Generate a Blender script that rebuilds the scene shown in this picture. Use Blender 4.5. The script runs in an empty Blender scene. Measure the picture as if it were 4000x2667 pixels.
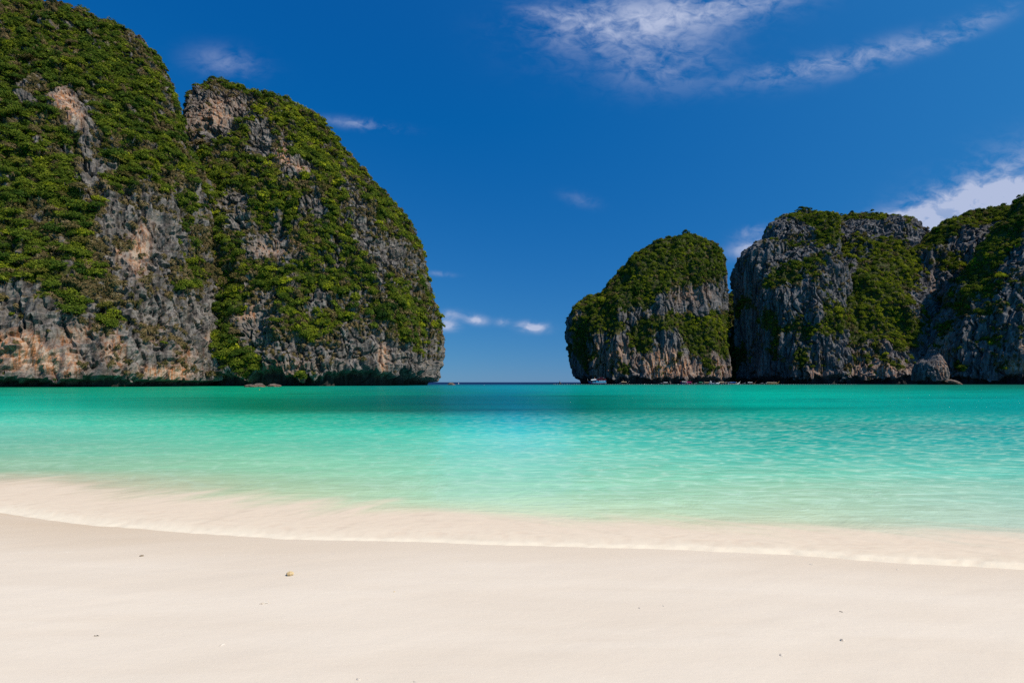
import bpy, math, random
import numpy as np
from mathutils import Vector, Matrix, Euler

random.seed(7)
RNG = np.random.default_rng(7)
scene = bpy.context.scene
COL = scene.collection
R = math.radians

# ------------------------------------------------------------------ camera
CAM_Z = 1.8                      # metres above the water
FPX = 2000.0                     # focal length in photograph pixels (4000 px wide)
HOR = 1492.5                     # horizon row in the photograph
cam_data = bpy.data.cameras.new('camera')
cam_data.sensor_width = 36.0
cam_data.lens = 18.0
cam_data.shift_y = (HOR - 1333.5) / 4000.0
cam_data.clip_start = 0.05
cam_data.clip_end = 80000
cam = bpy.data.objects.new('camera', cam_data)
COL.objects.link(cam)
cam.location = (0, 0, CAM_Z)
cam.rotation_euler = (R(90), 0, 0)
scene.camera = cam

# ------------------------------------------------------------------ sun, sky
SUN_EL, SUN_AZ = 51.0, 113.0
SUN_DIR = Vector((math.sin(R(SUN_AZ)) * math.cos(R(SUN_EL)), math.cos(R(SUN_AZ)) * math.cos(R(SUN_EL)), math.sin(R(SUN_EL))))
sun_data = bpy.data.lights.new('sun', 'SUN')
sun_data.energy = 4.5
sun_data.angle = R(0.53)
sun_data.color = (1.0, 0.95, 0.88)
sun = bpy.data.objects.new('sun', sun_data)
COL.objects.link(sun)
sun.rotation_euler = SUN_DIR.to_track_quat('Z', 'Y').to_euler()

scene.view_settings.view_transform = 'Standard'
scene.view_settings.look = 'None'
scene.view_settings.exposure = 0.0
scene.view_settings.gamma = 1.0
scene.view_settings.use_curve_mapping = False
scene.render.engine = 'CYCLES'
scene.cycles.max_bounces = 5
scene.cycles.diffuse_bounces = 1
scene.cycles.glossy_bounces = 2
scene.cycles.transmission_bounces = 2
scene.cycles.transparent_max_bounces = 6
scene.cycles.use_denoising = False
scene.cycles.sample_clamp_indirect = 4.0


class NT:
    """small helper for writing node trees"""
    def __init__(self, tree):
        self.t = tree

    def n(self, typ, **kw):
        nd = self.t.nodes.new(typ)
        for k, v in kw.items():
            setattr(nd, k, v)
        return nd

    def put(self, sock, v):
        if hasattr(v, 'is_output') or isinstance(v, bpy.types.NodeSocket):
            self.t.links.new(v, sock)
        else:
            sock.default_value = v

    def math(self, op, a, b=None, c=None, clamp=False):
        nd = self.n('ShaderNodeMath', operation=op, use_clamp=clamp)
        self.put(nd.inputs[0], a)
        if b is not None:
            self.put(nd.inputs[1], b)
        if c is not None:
            self.put(nd.inputs[2], c)
        return nd.outputs[0]

    def mix(self, f, a, b, typ='MIX'):
        nd = self.n('ShaderNodeMix', data_type='RGBA', blend_type=typ)
        self.put(nd.inputs[0], f)
        self.put(nd.inputs[6], a if not isinstance(a, tuple) else (*a, 1)[:4])
        self.put(nd.inputs[7], b if not isinstance(b, tuple) else (*b, 1)[:4])
        return nd.outputs[2]

    def noise(self, vec, scale, detail=4, rough=0.55, dist=0.0, dims='3D'):
        nd = self.n('ShaderNodeTexNoise', noise_dimensions=dims)
        if vec is not None:
            self.put(nd.inputs['Vector'], vec)
        nd.inputs['Scale'].default_value = scale
        nd.inputs['Detail'].default_value = detail
        nd.inputs['Roughness'].default_value = rough
        nd.inputs['Distortion'].default_value = dist
        return nd.outputs['Fac']

    def mapping(self, vec, scale=(1, 1, 1), rot=(0, 0, 0), loc=(0, 0, 0)):
        nd = self.n('ShaderNodeMapping')
        self.put(nd.inputs['Vector'], vec)
        nd.inputs['Scale'].default_value = scale
        nd.inputs['Rotation'].default_value = rot
        nd.inputs['Location'].default_value = loc
        return nd.outputs[0]

    def ramp(self, f, stops, interp='LINEAR'):
        nd = self.n('ShaderNodeValToRGB')
        nd.color_ramp.interpolation = interp
        el = nd.color_ramp.elements
        while len(el) < len(stops):
            el.new(0.5)
        for e, (p, c) in zip(el, stops):
            e.position = p
            e.color = (*c, 1) if not isinstance(c, (int, float)) else (c, c, c, 1)
        self.put(nd.inputs[0], f)
        return nd.outputs[0]

    def smooth(self, v, a, b):
        nd = self.n('ShaderNodeMapRange', interpolation_type='SMOOTHSTEP')
        self.put(nd.inputs[0], v)
        nd.inputs[1].default_value = a
        nd.inputs[2].default_value = b
        return nd.outputs[0]


world = bpy.data.worlds.new('World')
scene.world = world
world.use_nodes = True
W = NT(world.node_tree)
bg = world.node_tree.nodes['Background']
bg.inputs[1].default_value = 0.1
sky = W.n('ShaderNodeTexSky', sky_type='NISHITA', sun_disc=False)
sky.sun_elevation = R(SUN_EL)
sky.sun_rotation = R(SUN_AZ)
sky.air_density, sky.dust_density, sky.ozone_density = 1.0, 0.0, 10.0
sep = W.n('ShaderNodeSeparateColor')
W.put(sep.inputs[0], sky.outputs[0])
geo = W.n('ShaderNodeTexCoord')
dirv = geo.outputs['Generated']
dot = W.n('ShaderNodeVectorMath', operation='DOT_PRODUCT')
W.put(dot.inputs[0], dirv)
dot.inputs[1].default_value = SUN_DIR
pol = W.math('MULTIPLY', dot.outputs['Value'], dot.outputs['Value'])      # clear sky is deepest a quarter turn from the sun


def chan(i, k, g, p):
    v = W.math('POWER', W.math('MULTIPLY', sep.outputs[i], 0.1), g)
    return W.math('MULTIPLY', W.math('MULTIPLY', v, 10 * k), W.math('MULTIPLY_ADD', pol, p, 1.0))


red = W.math('ADD', W.math('MAXIMUM', W.math('MULTIPLY', W.math('SUBTRACT', W.math('MULTIPLY', sep.outputs[0], 0.1), 0.06), 2.6), 0.02), W.math('MULTIPLY', pol, 0.42))
comb = W.n('ShaderNodeCombineColor')
ssz = W.n('ShaderNodeSeparateXYZ')
W.put(ssz.inputs[0], dirv)
W.put(comb.inputs[0], W.math('MULTIPLY', red, W.math('GREATER_THAN', ssz.outputs[2], -0.01)))
W.put(comb.inputs[1], chan(1, 0.368, 0.62, 1.0))
W.put(comb.inputs[2], chan(2, 0.60, 0.40, 0.35))
sxyz = W.n('ShaderNodeSeparateXYZ')
W.put(sxyz.inputs[0], dirv)
ysafe = W.math('MAXIMUM', sxyz.outputs[1], 0.02)
cu = W.math('DIVIDE', sxyz.outputs[0], ysafe)          # tangent-plane coordinates of the forward half of the sky
cv = W.math('DIVIDE', sxyz.outputs[2], ysafe)
cvec = W.n('ShaderNodeCombineXYZ')
W.put(cvec.inputs[0], cu)
W.put(cvec.inputs[1], cv)
cvv = cvec.outputs[0]
cloud_total = None
#            centre px     radii      tilt  strength
CLOUDS = [(2330, 85, 240, 80, -4, 0.62), (2620, 70, 330, 110, -14, 0.58), (2900, 10, 300, 60, -12, 0.42), (2600, 250, 190, 90, -4, 0.40),
          (3110, 270, 230, 40, -12, 0.46), (3420, 215, 250, 44, -17, 0.44), (3680, 160, 150, 26, -20, 0.36),
          (3930, 790, 330, 130, -24, 1.6), (3700, 880, 200, 60, -24, 0.8), (3560, 835, 160, 30, -14, 0.75), (2930, 968, 70, 30, -12, 1.0), (2940, 905, 60, 22, -12, 0.5),
          (1740, 1268, 44, 19, 4, 1.4), (1765, 1230, 56, 17, 0, 0.62), (1862, 1250, 40, 16, 6, 1.1), (1962, 1258, 24, 13, 0, 0.6), (2082, 1277, 50, 17, 4, 1.8),
          (3620, 830, 230, 60, -22, 0.95), (880, 245, 120, 50, 8, 0.32), (1420, 488, 120, 18, 7, 0.6), (2265, 780, 70, 22, 14, 0.14),
          (1722, 1070, 46, 9, 6, 0.34), (3830, 80, 150, 36, -20, 0.28), (2140, 55, 110, 18, 10, 0.36)]
n_big = W.noise(W.mapping(cvv, scale=(1.0, 2.1, 1), rot=(0, 0, R(-12))), 5.5, 6, 0.62, 0.5)
n_fine = W.noise(W.mapping(cvv, scale=(1.0, 1.7, 1), rot=(0, 0, R(14))), 26.0, 5, 0.6, 0.7)
for (px, py, rx, ry, tilt, k) in CLOUDS:
    m = W.n('ShaderNodeMapping', vector_type='TEXTURE')
    W.put(m.inputs[0], cvv)
    m.inputs[1].default_value = ((px - 2000) / FPX, (HOR - py) / FPX, 0)
    m.inputs[2].default_value = (0, 0, R(-tilt))
    m.inputs[3].default_value = (rx / FPX, ry / FPX, 1)
    ln = W.n('ShaderNodeVectorMath', operation='DOT_PRODUCT')
    W.put(ln.inputs[0], m.outputs[0])
    W.put(ln.inputs[1], m.outputs[0])
    g = W.math('EXPONENT', W.math('MULTIPLY', ln.outputs['Value'], -1.0))
    g = W.math('MULTIPLY', g, k)
    cloud_total = g if cloud_total is None else W.math('ADD', cloud_total, g)
nn = W.math('ADD', W.math('MULTIPLY', n_big, 0.9), W.math('MULTIPLY', n_fine, 0.6))
dens = W.math('MULTIPLY', cloud_total, W.smooth(nn, 0.57, 0.96))
dens = W.math('ADD', dens, W.math('MULTIPLY', W.math('SUBTRACT', cloud_total, 0.72), 0.42, clamp=True))
dens = W.math('MULTIPLY', dens, W.math('GREATER_THAN', sxyz.outputs[1], 0.03))
dens = W.math('MINIMUM', W.math('MAXIMUM', dens, 0.0), 0.88)
sky_col = W.mix(dens, comb.outputs[0], (5.0, 5.6, 7.5))
W.put(bg.inputs[0], sky_col)


# ------------------------------------------------------------------ numeric helpers
def srgb(r, g, b, k=1.0):
    def f(c):
        c /= 255.0
        return (c / 12.92 if c <= 0.04045 else ((c + 0.055) / 1.055) ** 2.9) * k
    return (f(r), f(g), f(b))


def _hash(ix, iy, iz, seed):
    h = (ix.astype(np.uint32) * np.uint32(0x8da6b343)) ^ (iy.astype(np.uint32) * np.uint32(0xd8163841)) ^ (iz.astype(np.uint32) * np.uint32(0xcb1ab31f))
    h ^= np.uint32((seed * 0x9E3779B1) & 0xffffffff)
    h ^= h >> np.uint32(15)
    h *= np.uint32(0x2c1b3c6d)
    h ^= h >> np.uint32(12)
    h *= np.uint32(0x297a2d39)
    h ^= h >> np.uint32(15)
    return h


def pnoise(x, y, z, seed=0):
    """gradient noise, roughly -1..1"""
    x, y, z = (np.asarray(v, dtype=np.float64) for v in (x, y, z))
    x0, y0, z0 = np.floor(x), np.floor(y), np.floor(z)
    fx, fy, fz = (x - x0).astype(np.float32), (y - y0).astype(np.float32), (z - z0).astype(np.float32)
    ix, iy, iz = x0.astype(np.int64), y0.astype(np.int64), z0.astype(np.int64)
    u, v, w = (f * f * f * (f * (f * 6 - 15) + 10) for f in (fx, fy, fz))
    res = 0
    for dx in (0, 1):
        wx = u if dx else 1 - u
        for dy in (0, 1):
            wy = v if dy else 1 - v
            for dz in (0, 1):
                wz = w if dz else 1 - w
                h = _hash(ix + dx, iy + dy, iz + dz, seed)
                gx = ((h & np.uint32(1023)).astype(np.float32) / 511.5 - 1)
                gy = (((h >> np.uint32(10)) & np.uint32(1023)).astype(np.float32) / 511.5 - 1)
                gz = (((h >> np.uint32(20)) & np.uint32(1023)).astype(np.float32) / 511.5 - 1)
                res = res + wx * wy * wz * (gx * (fx - dx) + gy * (fy - dy) + gz * (fz - dz))
    return res * 1.5


def fbm(x, y, z, oct=4, seed=0, gain=0.5, lac=2.03):
    a, s, n = 1.0, 0, 0
    for i in range(oct):
        s = s + a * pnoise(x, y, z, seed + i * 17)
        n += a
        a *= gain
        x, y, z = x * lac + 3.1, y * lac + 1.7, z * lac + 5.3
    return s / n


def ridged(x, y, z, oct=3, seed=0, gain=0.5):
    a, s, n = 1.0, 0, 0
    for i in range(oct):
        s = s + a * (1 - 2 * np.abs(pnoise(x, y, z, seed + i * 13)))
        n += a
        a *= gain
        x, y, z = x * 2.1 + 1.3, y * 2.1 + 4.7, z * 2.1 + 2.9
    return s / n


def sstep(a, b, v):
    t = np.clip((v - a) / (b - a), 0, 1)
    return t * t * (3 - 2 * t)


def to_px(P):
    Y = np.maximum(P[..., 1], 1e-3)
    return 2000 + FPX * P[..., 0] / Y, HOR - FPX * (P[..., 2] - CAM_Z) / Y


def at(px, Y, py=None, z=None):
    """the point at distance Y that the photograph shows at column px (and row py)"""
    return Vector(((px - 2000) / FPX * Y, Y, z if py is None else CAM_Z + (HOR - py) / FPX * Y))


# ------------------------------------------------------------------ object helpers
def mesh_from(name, V, F, smooth=False):
    me = bpy.data.meshes.new(name)
    V = np.asarray(V, dtype=np.float32)
    F = np.asarray(F, dtype=np.int32)
    me.vertices.add(len(V))
    me.vertices.foreach_set('co', V.ravel())
    k = F.shape[1]
    me.loops.add(F.size)
    me.loops.foreach_set('vertex_index', F.ravel())
    me.polygons.add(len(F))
    me.polygons.foreach_set('loop_start', np.arange(0, F.size, k, dtype=np.int32))
    me.polygons.foreach_set('use_smooth', np.full(len(F), smooth, dtype=bool))
    me.update(calc_edges=True)
    return me


def grid_faces(nr, nc, wrap=False):
    r = np.arange(nr - 1)[:, None]
    c = np.arange(nc if wrap else nc - 1)[None, :]
    c1 = (c + 1) % nc
    return np.stack([r * nc + c, r * nc + c1, (r + 1) * nc + c1, (r + 1) * nc + c], -1).reshape(-1, 4)


def attr(me, name, vals, typ='FLOAT', dom='POINT'):
    a = me.attributes.new(name, typ, dom)
    vals = np.asarray(vals, dtype=np.float32)
    if typ == 'FLOAT':
        a.data.foreach_set('value', vals.ravel())
    elif typ == 'FLOAT_COLOR':
        a.data.foreach_set('color', vals.ravel())
    elif typ == 'FLOAT_VECTOR':
        a.data.foreach_set('vector', vals.ravel())


def obj(name, data, mat=None, parent=None, loc=None):
    o = bpy.data.objects.new(name, data)
    COL.objects.link(o)
    if mat is not None and data is not None and not data.materials:
        for m in (mat if isinstance(mat, (list, tuple)) else [mat]):
            data.materials.append(m)
    if parent is not None:
        o.parent = parent
    if loc is not None:
        o.location = loc
    return o


def tag(o, label=None, cat=None, group=None, kind=None):
    if label:
        o['label'] = label
    if cat:
        o['category'] = cat
    if group:
        o['group'] = group
    if kind:
        o['kind'] = kind
    return o


def empty(name, loc=(0, 0, 0), rz=0.0):
    o = bpy.data.objects.new(name, None)
    COL.objects.link(o)
    o.location = loc
    o.rotation_euler = (0, 0, rz)
    o.empty_display_size = 0.5
    return o


def mat_new(name):
    m = bpy.data.materials.new(name)
    m.use_nodes = True
    t = NT(m.node_tree)
    return m, t, m.node_tree.nodes['Principled BSDF']


_plain = {}


def plain(name, col, rough=0.6, spec=0.3, metal=0.0):
    if name in _plain:
        return _plain[name]
    m, t, b = mat_new(name)
    tc = t.n('ShaderNodeTexCoord').outputs['Object']
    f = t.noise(tc, 3.0, 4, 0.6)
    c = t.mix(t.smooth(f, 0.3, 0.75), tuple(x * 0.82 for x in col), tuple(min(1, x * 1.08) for x in col))
    t.put(b.inputs['Base Color'], c)
    b.inputs['Roughness'].default_value = rough
    b.inputs['Specular IOR Level'].default_value = spec
    b.inputs['Metallic'].default_value = metal
    _plain[name] = m
    return m


# ------------------------------------------------------------------ materials of the setting
def rock_material():
    m, t, b = mat_new('limestone')
    tc = t.n('ShaderNodeTexCoord').outputs['Object']
    veg = t.n('ShaderNodeAttribute', attribute_name='veg').outputs['Fac']
    ora = t.n('ShaderNodeAttribute', attribute_name='stain').outputs['Fac']
    wet_and_shade = t.n('ShaderNodeAttribute', attribute_name='wet_and_shade').outputs['Fac']
    n1 = t.noise(t.mapping(tc, scale=(1, 1, 0.14)), 0.30, 6, 0.66, 0.5)          # vertical weather streaks
    n2 = t.noise(tc, 0.45, 6, 0.68)
    n3 = t.noise(t.mapping(tc, scale=(1, 1, 0.07), loc=(31, 7, 3)), 0.75, 6, 0.62, 0.3)
    n4 = t.noise(t.mapping(tc, scale=(1, 1, 2.6), loc=(5, 17, 3)), 0.35, 4, 0.6)     # bedding
    warmf = t.n('ShaderNodeAttribute', attribute_name='warm').outputs['Fac']
    pale = t.mix(warmf, (0.205, 0.196, 0.190), (0.262, 0.228, 0.194))
    dark = t.mix(warmf, (0.058, 0.055, 0.056), (0.075, 0.060, 0.050))
    grey = t.mix(t.smooth(n1, 0.34, 0.66), dark, pale)
    grey = t.mix(t.math('MULTIPLY', t.smooth(n2, 0.54, 0.76), 0.6), grey, (0.35, 0.315, 0.275))
    grey = t.mix(t.math('MULTIPLY', t.smooth(n3, 0.51, 0.62), 0.78), grey, (0.038, 0.034, 0.034))
    grey = t.mix(t.math('MULTIPLY', t.smooth(n4, 0.52, 0.7), 0.25), grey, (0.25, 0.20, 0.16))
    warm = t.mix(t.smooth(n3, 0.38, 0.62), (0.52, 0.38, 0.27), (0.42, 0.165, 0.058))
    warm = t.mix(t.math('MULTIPLY', t.smooth(n1, 0.5, 0.62), 0.8), warm, (0.11, 0.085, 0.075))
    of = t.math('MULTIPLY', ora, t.smooth(t.math('ADD', n2, t.math('MULTIPLY', ora, 0.25)), 0.36, 0.58), clamp=True)
    rock = t.mix(of, grey, warm)
    # scrub, creepers and dry grass that hold on to the stone between the trees
    under = t.mix(t.smooth(t.noise(tc, 0.9, 5, 0.65), 0.36, 0.62), (0.022, 0.029, 0.007), (0.078, 0.084, 0.018))
    under = t.mix(t.math('MULTIPLY', t.smooth(t.noise(t.mapping(tc, loc=(9, 2, 4)), 0.22, 4, 0.6), 0.48, 0.66), 0.80), under, (0.110, 0.080, 0.034))
    vf = t.math('ADD', veg, t.math('MULTIPLY', t.math('SUBTRACT', t.noise(tc, 1.1, 5, 0.7), 0.5), 1.4))
    ng_ = t.noise(t.mapping(tc, loc=(3, 12, 8)), 0.33, 5, 0.7)
    straw = t.mix(t.smooth(n2, 0.38, 0.62), (0.085, 0.062, 0.024), (0.205, 0.140, 0.058))
    sf = t.math('MULTIPLY', t.smooth(t.math('ADD', vf, t.math('MULTIPLY', t.math('SUBTRACT', ng_, 0.5), 2.2)), 0.14, 0.42), t.math('MULTIPLY_ADD', warmf, 0.55, 0.25))
    rock = t.mix(t.math('MULTIPLY', sf, t.math('SUBTRACT', 1.0, t.math('MULTIPLY', of, 0.85))), rock, straw)
    col = t.mix(t.smooth(vf, 0.42, 0.66), rock, under)
    col = t.mix(wet_and_shade, col, (0.014, 0.012, 0.011))  # wet waterline rock; the near-black also paints the undercut's shade
    t.put(b.inputs['Base Color'], col)
    b.inputs['Roughness'].default_value = 0.9
    b.inputs['Specular IOR Level'].default_value = 0.15
    bm = t.n('ShaderNodeBump')
    bm.inputs['Strength'].default_value = 0.9
    bm.inputs['Distance'].default_value = 1.1
    hh = t.math('ADD', t.noise(t.mapping(tc, scale=(1, 1, 0.3)), 0.9, 6, 0.7), t.math('MULTIPLY', t.noise(t.mapping(tc, scale=(1, 1, 2.0)), 0.5, 4, 0.6), 0.6))
    t.put(bm.inputs['Height'], hh)
    t.put(b.inputs['Normal'], bm.outputs[0])
    return m


def leaf_material():
    m, t, b = mat_new('leaves')
    tint = t.n('ShaderNodeAttribute', attribute_type='INSTANCER', attribute_name='tint').outputs['Fac']
    lv = t.n('ShaderNodeAttribute', attribute_name='lv').outputs['Fac']
    col = t.ramp(tint, [(0.0, (0.024, 0.052, 0.013)), (0.28, (0.055, 0.094, 0.014)), (0.50, (0.105, 0.138, 0.016)), (0.70, (0.160, 0.185, 0.017)),
                        (0.80, (0.26, 0.28, 0.016)), (0.86, (0.125, 0.105, 0.028)), (1.0, (0.185, 0.135, 0.060))])
    hsv = t.n('ShaderNodeHueSaturation')
    t.put(hsv.inputs['Color'], col)
    t.put(hsv.inputs['Value'], t.math('MULTIPLY_ADD', lv, 1.2, 0.58))
    t.put(hsv.inputs['Hue'], t.math('MULTIPLY_ADD', lv, -0.03, 0.515))
    d = t.n('ShaderNodeBsdfDiffuse')
    tr = t.n('ShaderNodeBsdfTranslucent')
    t.put(d.inputs[0], hsv.outputs[0])
    t.put(tr.inputs[0], hsv.outputs[0])
    mx = t.n('ShaderNodeMixShader')
    mx.inputs[0].default_value = 0.34
    t.put(mx.inputs[1], d.outputs[0])
    t.put(mx.inputs[2], tr.outputs[0])
    t.put(t.t.nodes['Material Output'].inputs[0], mx.outputs[0])
    return m


def tuft_material():
    m, t, b = mat_new('dry_grass')
    tint = t.n('ShaderNodeAttribute', attribute_type='INSTANCER', attribute_name='tint').outputs['Fac']
    col = t.ramp(tint, [(0.0, (0.080, 0.072, 0.020)), (0.4, (0.150, 0.108, 0.040)), (0.75, (0.215, 0.145, 0.062)), (1.0, (0.27, 0.20, 0.10))])
    t.put(b.inputs['Base Color'], col)
    b.inputs['Roughness'].default_value = 0.9
    b.inputs['Specular IOR Level'].default_value = 0.1
    return m


M_ROCK = rock_material()
M_LEAF = leaf_material()
M_TUFT = tuft_material()
M_BARK = plain('bark', (0.16, 0.13, 0.10), 0.9)

# ------------------------------------------------------------------ cliffs
VEG = {}
STAIN = {}


def soft(px, py, specs, base):
    v = np.full(px.shape, base, dtype=np.float32)
    for (cx, cy, rx, ry, rot, val) in specs:
        c, s = math.cos(R(rot)), math.sin(R(rot))
        dx, dy = px - cx, py - cy
        q = ((dx * c + dy * s) / rx) ** 2 + ((-dx * s + dy * c) / ry) ** 2
        v += val * np.exp(-q ** 1.5)
    return v


TERR = []          # arrays for planting and the depth buffer


def mound(name, label, Yc, b0, right, left=None, XL=None, lean=0.0, bp=2.0, bq=0.6, nu=400, nv=260, back=60, sc=1.0, notch=(5.0, 5.0), big=8.0, seed=0,
          veg=(), vbase=0.8, stain=(), flute=2.2, vert=1.3, warm=1.0, bed=1.0):
    """a limestone tower: stacked ovals whose sides follow the photographed outline, carved by noise"""
    rp = np.array(right, dtype=float)
    lp = np.array(left, dtype=float) if left is not None else None
    zt = np.array([CAM_Z + (HOR - p) / FPX * Yc for p in rp[:, 0]])
    H = zt.max()
    bz = lambda z: b0 * np.clip(1 - np.clip(z / H, 0, 1) ** bp, 0, 1) ** bq + 0.4
    cyz = lambda z: Yc + lean * np.clip(z / H, 0, 1)

    def solve(z, tR, tL):
        b, cy = bz(z), cyz(z)
        a = np.full_like(z, 30.0)
        for _ in range(30):
            if XL is None:
                # both sides tangent
                sR = np.sqrt(a * a + (tR * b) ** 2)
                sL = np.sqrt(a * a + (tL * b) ** 2)
                tot = (tR - tL) * cy
                a = np.maximum(a * tot / np.maximum(sR + sL, 1e-6), 0.05)
                a = np.where(tot <= 0.2, 0.1, a)
        if XL is None:
            cx = tR * cy - np.sqrt(a * a + (tR * b) ** 2)
        else:
            K = np.maximum(tR * cy - XL, 1.0)
            a = np.maximum((K * K - (tR * b) ** 2) / (2 * K), 0.5)
            cx = XL + a
        return cx, a, b, cy

    zR = zt.copy()
    zL = None if lp is None else np.array([CAM_Z + (HOR - p) / FPX * Yc for p in lp[:, 0]])
    for it in range(4):
        oR = np.argsort(zR)
        tR = np.interp(zR, zR[oR], (rp[oR, 1] - 2000) / FPX)
        tLr = None if lp is None else np.interp(zR, np.sort(zL), ((lp[:, 1] - 2000) / FPX)[np.argsort(zL)])
        cx, a, b, cy = solve(zR, tR, tLr)
        Yt = cy - b * b * tR / np.sqrt(a * a + (b * tR) ** 2)
        zR = CAM_Z + (HOR - rp[:, 0]) / FPX * Yt
        H = zR.max()
        if lp is not None:
            oR = np.argsort(zR)
            tL = (lp[:, 1] - 2000) / FPX
            tRl = np.interp(zL, zR[oR], (rp[oR, 1] - 2000) / FPX)
            cx, a, b, cy = solve(zL, tRl, tL)
            Yl = cy - b * b * tL / np.sqrt(a * a + (b * tL) ** 2)
            zL = CAM_Z + (HOR - lp[:, 0]) / FPX * Yl
    oR = np.argsort(zR)
    Zs = np.linspace(-3.0, H, 1500)
    tR = np.interp(Zs, zR[oR], (rp[oR, 1] - 2000) / FPX)
    tL = None if lp is None else np.interp(Zs, np.sort(zL), ((lp[:, 1] - 2000) / FPX)[np.argsort(zL)])
    cx, a, b, cy = solve(Zs, tR, tL)
    a[-1] = 0.05
    prof = np.stack([Zs, a, b, cx * 0.5, cy * 0.5], 1)
    arc = np.concatenate([[0], np.cumsum(np.linalg.norm(np.diff(prof, axis=0), axis=1))])
    zz = np.interp(np.linspace(0, arc[-1], nv), arc, Zs)
    cx, a, b, cy = (np.interp(zz, Zs, q) for q in (cx, a, b, cy))
    # angles: fine in front, coarse behind
    ph = np.concatenate([np.linspace(R(-25), R(205), nu, endpoint=False), np.linspace(R(205), R(335), back, endpoint=False)])
    X = cx[:, None] + a[:, None] * np.cos(ph)[None]
    Y = cy[:, None] - b[:, None] * np.sin(ph)[None]
    Z = np.repeat(zz[:, None], len(ph), 1)
    P = np.stack([X, Y, Z], -1)

    def normals(P):
        du = np.roll(P, -1, 1) - np.roll(P, 1, 1)
        dv = np.empty_like(P)
        dv[1:-1] = P[2:] - P[:-2]
        dv[0] = P[1] - P[0]
        dv[-1] = P[-1] - P[-2]
        N = -np.cross(du, dv)
        return N / np.maximum(np.linalg.norm(N, axis=-1, keepdims=True), 1e-9)

    N = normals(P)
    sgn = np.sign((N[nv // 2, nu // 2] * np.array([0, -1, 0])).sum())
    N = N * sgn
    Nh = N.copy()
    Nh[..., 2] *= 0.5
    Nh /= np.maximum(np.linalg.norm(Nh, axis=-1, keepdims=True), 1e-9)
    px, py = to_px(P)
    fade = sstep(0.0, 0.10, 1 - (zz / H))[:, None] * 0.6 + 0.4
    ap = np.minimum(1.0, a / 14.0)[:, None]
    # buttresses and hollows
    d = big * ap * fade * (1.1 * fbm(X / (46 * sc), Y / (46 * sc), Z / (95 * sc * vert), 3, seed) + (0.62 if vert < 2 else 0.95) * ridged(X / (27 * sc) + 5, Y / (27 * sc), Z / (90 * sc * vert), 3, seed + 3) + 0.20 * fbm(X / (9 * sc), Y / (9 * sc), Z / (13 * sc * vert), 3, seed + 5))
    fr0 = slice(nu // 8, nu - nu // 8)
    d = d - (float(d[nv // 8:, fr0].mean()) + 0.9 * sc) * np.minimum(1, ap * 1.2)
    P1 = P + Nh * d[..., None]
    x, y, z = P1[..., 0], P1[..., 1], P1[..., 2]
    wpx = px + 34 * fbm(x / (14 * sc), y / (14 * sc), z / (14 * sc), 3, seed + 40)
    wpy = py + 34 * fbm(x / (14 * sc), y / (14 * sc), z / (14 * sc) + 9, 3, seed + 41)
    v = soft(wpx, wpy, veg, vbase)
    v = v + 1.12 * fbm(x / (8.0 * sc), y / (8.0 * sc), z / (17 * sc), 5, seed + 60, 0.66)
    # ledges and fluting on bare rock, softer under the trees
    bare = 1 - 0.6 * sstep(0.45, 0.8, v)
    fl = ridged(x / (7.5 * sc), y / (7.5 * sc), z / (38 * sc * vert), 4, seed + 7, 0.6)
    q = z / (7.0 * sc) + 1.3 * fbm(x / (22 * sc), y / (22 * sc), z / (22 * sc), 3, seed + 9)
    saw = (q - np.floor(q))
    led = np.where(saw < 0.82, saw / 0.82, (1 - saw) / 0.18) - 0.5
    q2 = z / (2.1 * sc) + 1.5 * fbm(x / (9 * sc), y / (9 * sc), z / (9 * sc), 3, seed + 12)
    saw2 = (q2 - np.floor(q2))
    led2 = np.where(saw2 < 0.75, saw2 / 0.75, (1 - saw2) / 0.25) - 0.5
    fine = ridged(x / (2.6 * sc), y / (2.6 * sc), z / (5.5 * sc * vert), 3, seed + 15)
    blk = np.round(2.2 * fbm(x / (6.0 * sc), y / (6.0 * sc), z / (12.0 * sc * vert), 2, seed + 25)) / 2.2
    cw = 1.2 * fbm(x / (12 * sc), y / (12 * sc), z / (12 * sc), 2, seed + 26)
    crk = 2.5 * sstep(0.72, 0.93, ridged(x / (10 * sc) + cw, y / (10 * sc), z / (75 * sc * vert), 2, seed + 27, 0.35)) + 1.6 * sstep(0.80, 0.96, ridged(x / (4.5 * sc) + cw, y / (4.5 * sc), z / (26 * sc * vert), 1, seed + 28)) + (1.2 if vert < 2 else 0.4) * sstep(0.86, 0.97, ridged(x / (30 * sc), y / (30 * sc), z / (5.0 * sc) + cw, 1, seed + 29))
    d2 = ((1.35 if vert < 2 else 0.95) * flute * fl + bed * (1.3 if vert < 2 else 0.45) * (led + 0.2 * led2) + (0.65 if vert < 2 else 0.5) * fine + (0.9 if vert < 2 else 1.0) * blk - crk) * bare * ap * sc ** 0.7 * (0.35 + 0.65 * fade)
    d2 = d2 - float(d2[nv // 8:, fr0].mean()) * np.minimum(1, ap * 1.2)
    d2 = d2 * (1 - 0.45 * np.clip(soft(wpx, wpy, stain, 0.0), 0, 1))
    # wave-cut notch at the waterline
    nh = notch[0] * np.clip(1 + 1.3 * fbm(x / (13 * sc), y / (13 * sc), 0 * z, 3, seed + 21) + 0.45 * pnoise(x / 3.0, y / 3.0, 0 * z, seed + 23), 0.22, 1.9)
    nd = notch[1] * (1 + 0.7 * fbm(x / 20, y / 20, 0 * z + 4, 2, seed + 22))
    cut = 1 - sstep(nh * 0.62, nh * 1.0, z)
    d2 = d2 * (1 - 0.7 * cut) - nd * cut
    P2 = P1 + Nh * d2[..., None]
    P2[..., 2] = np.where(z < nh, P1[..., 2], P2[..., 2])
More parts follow.
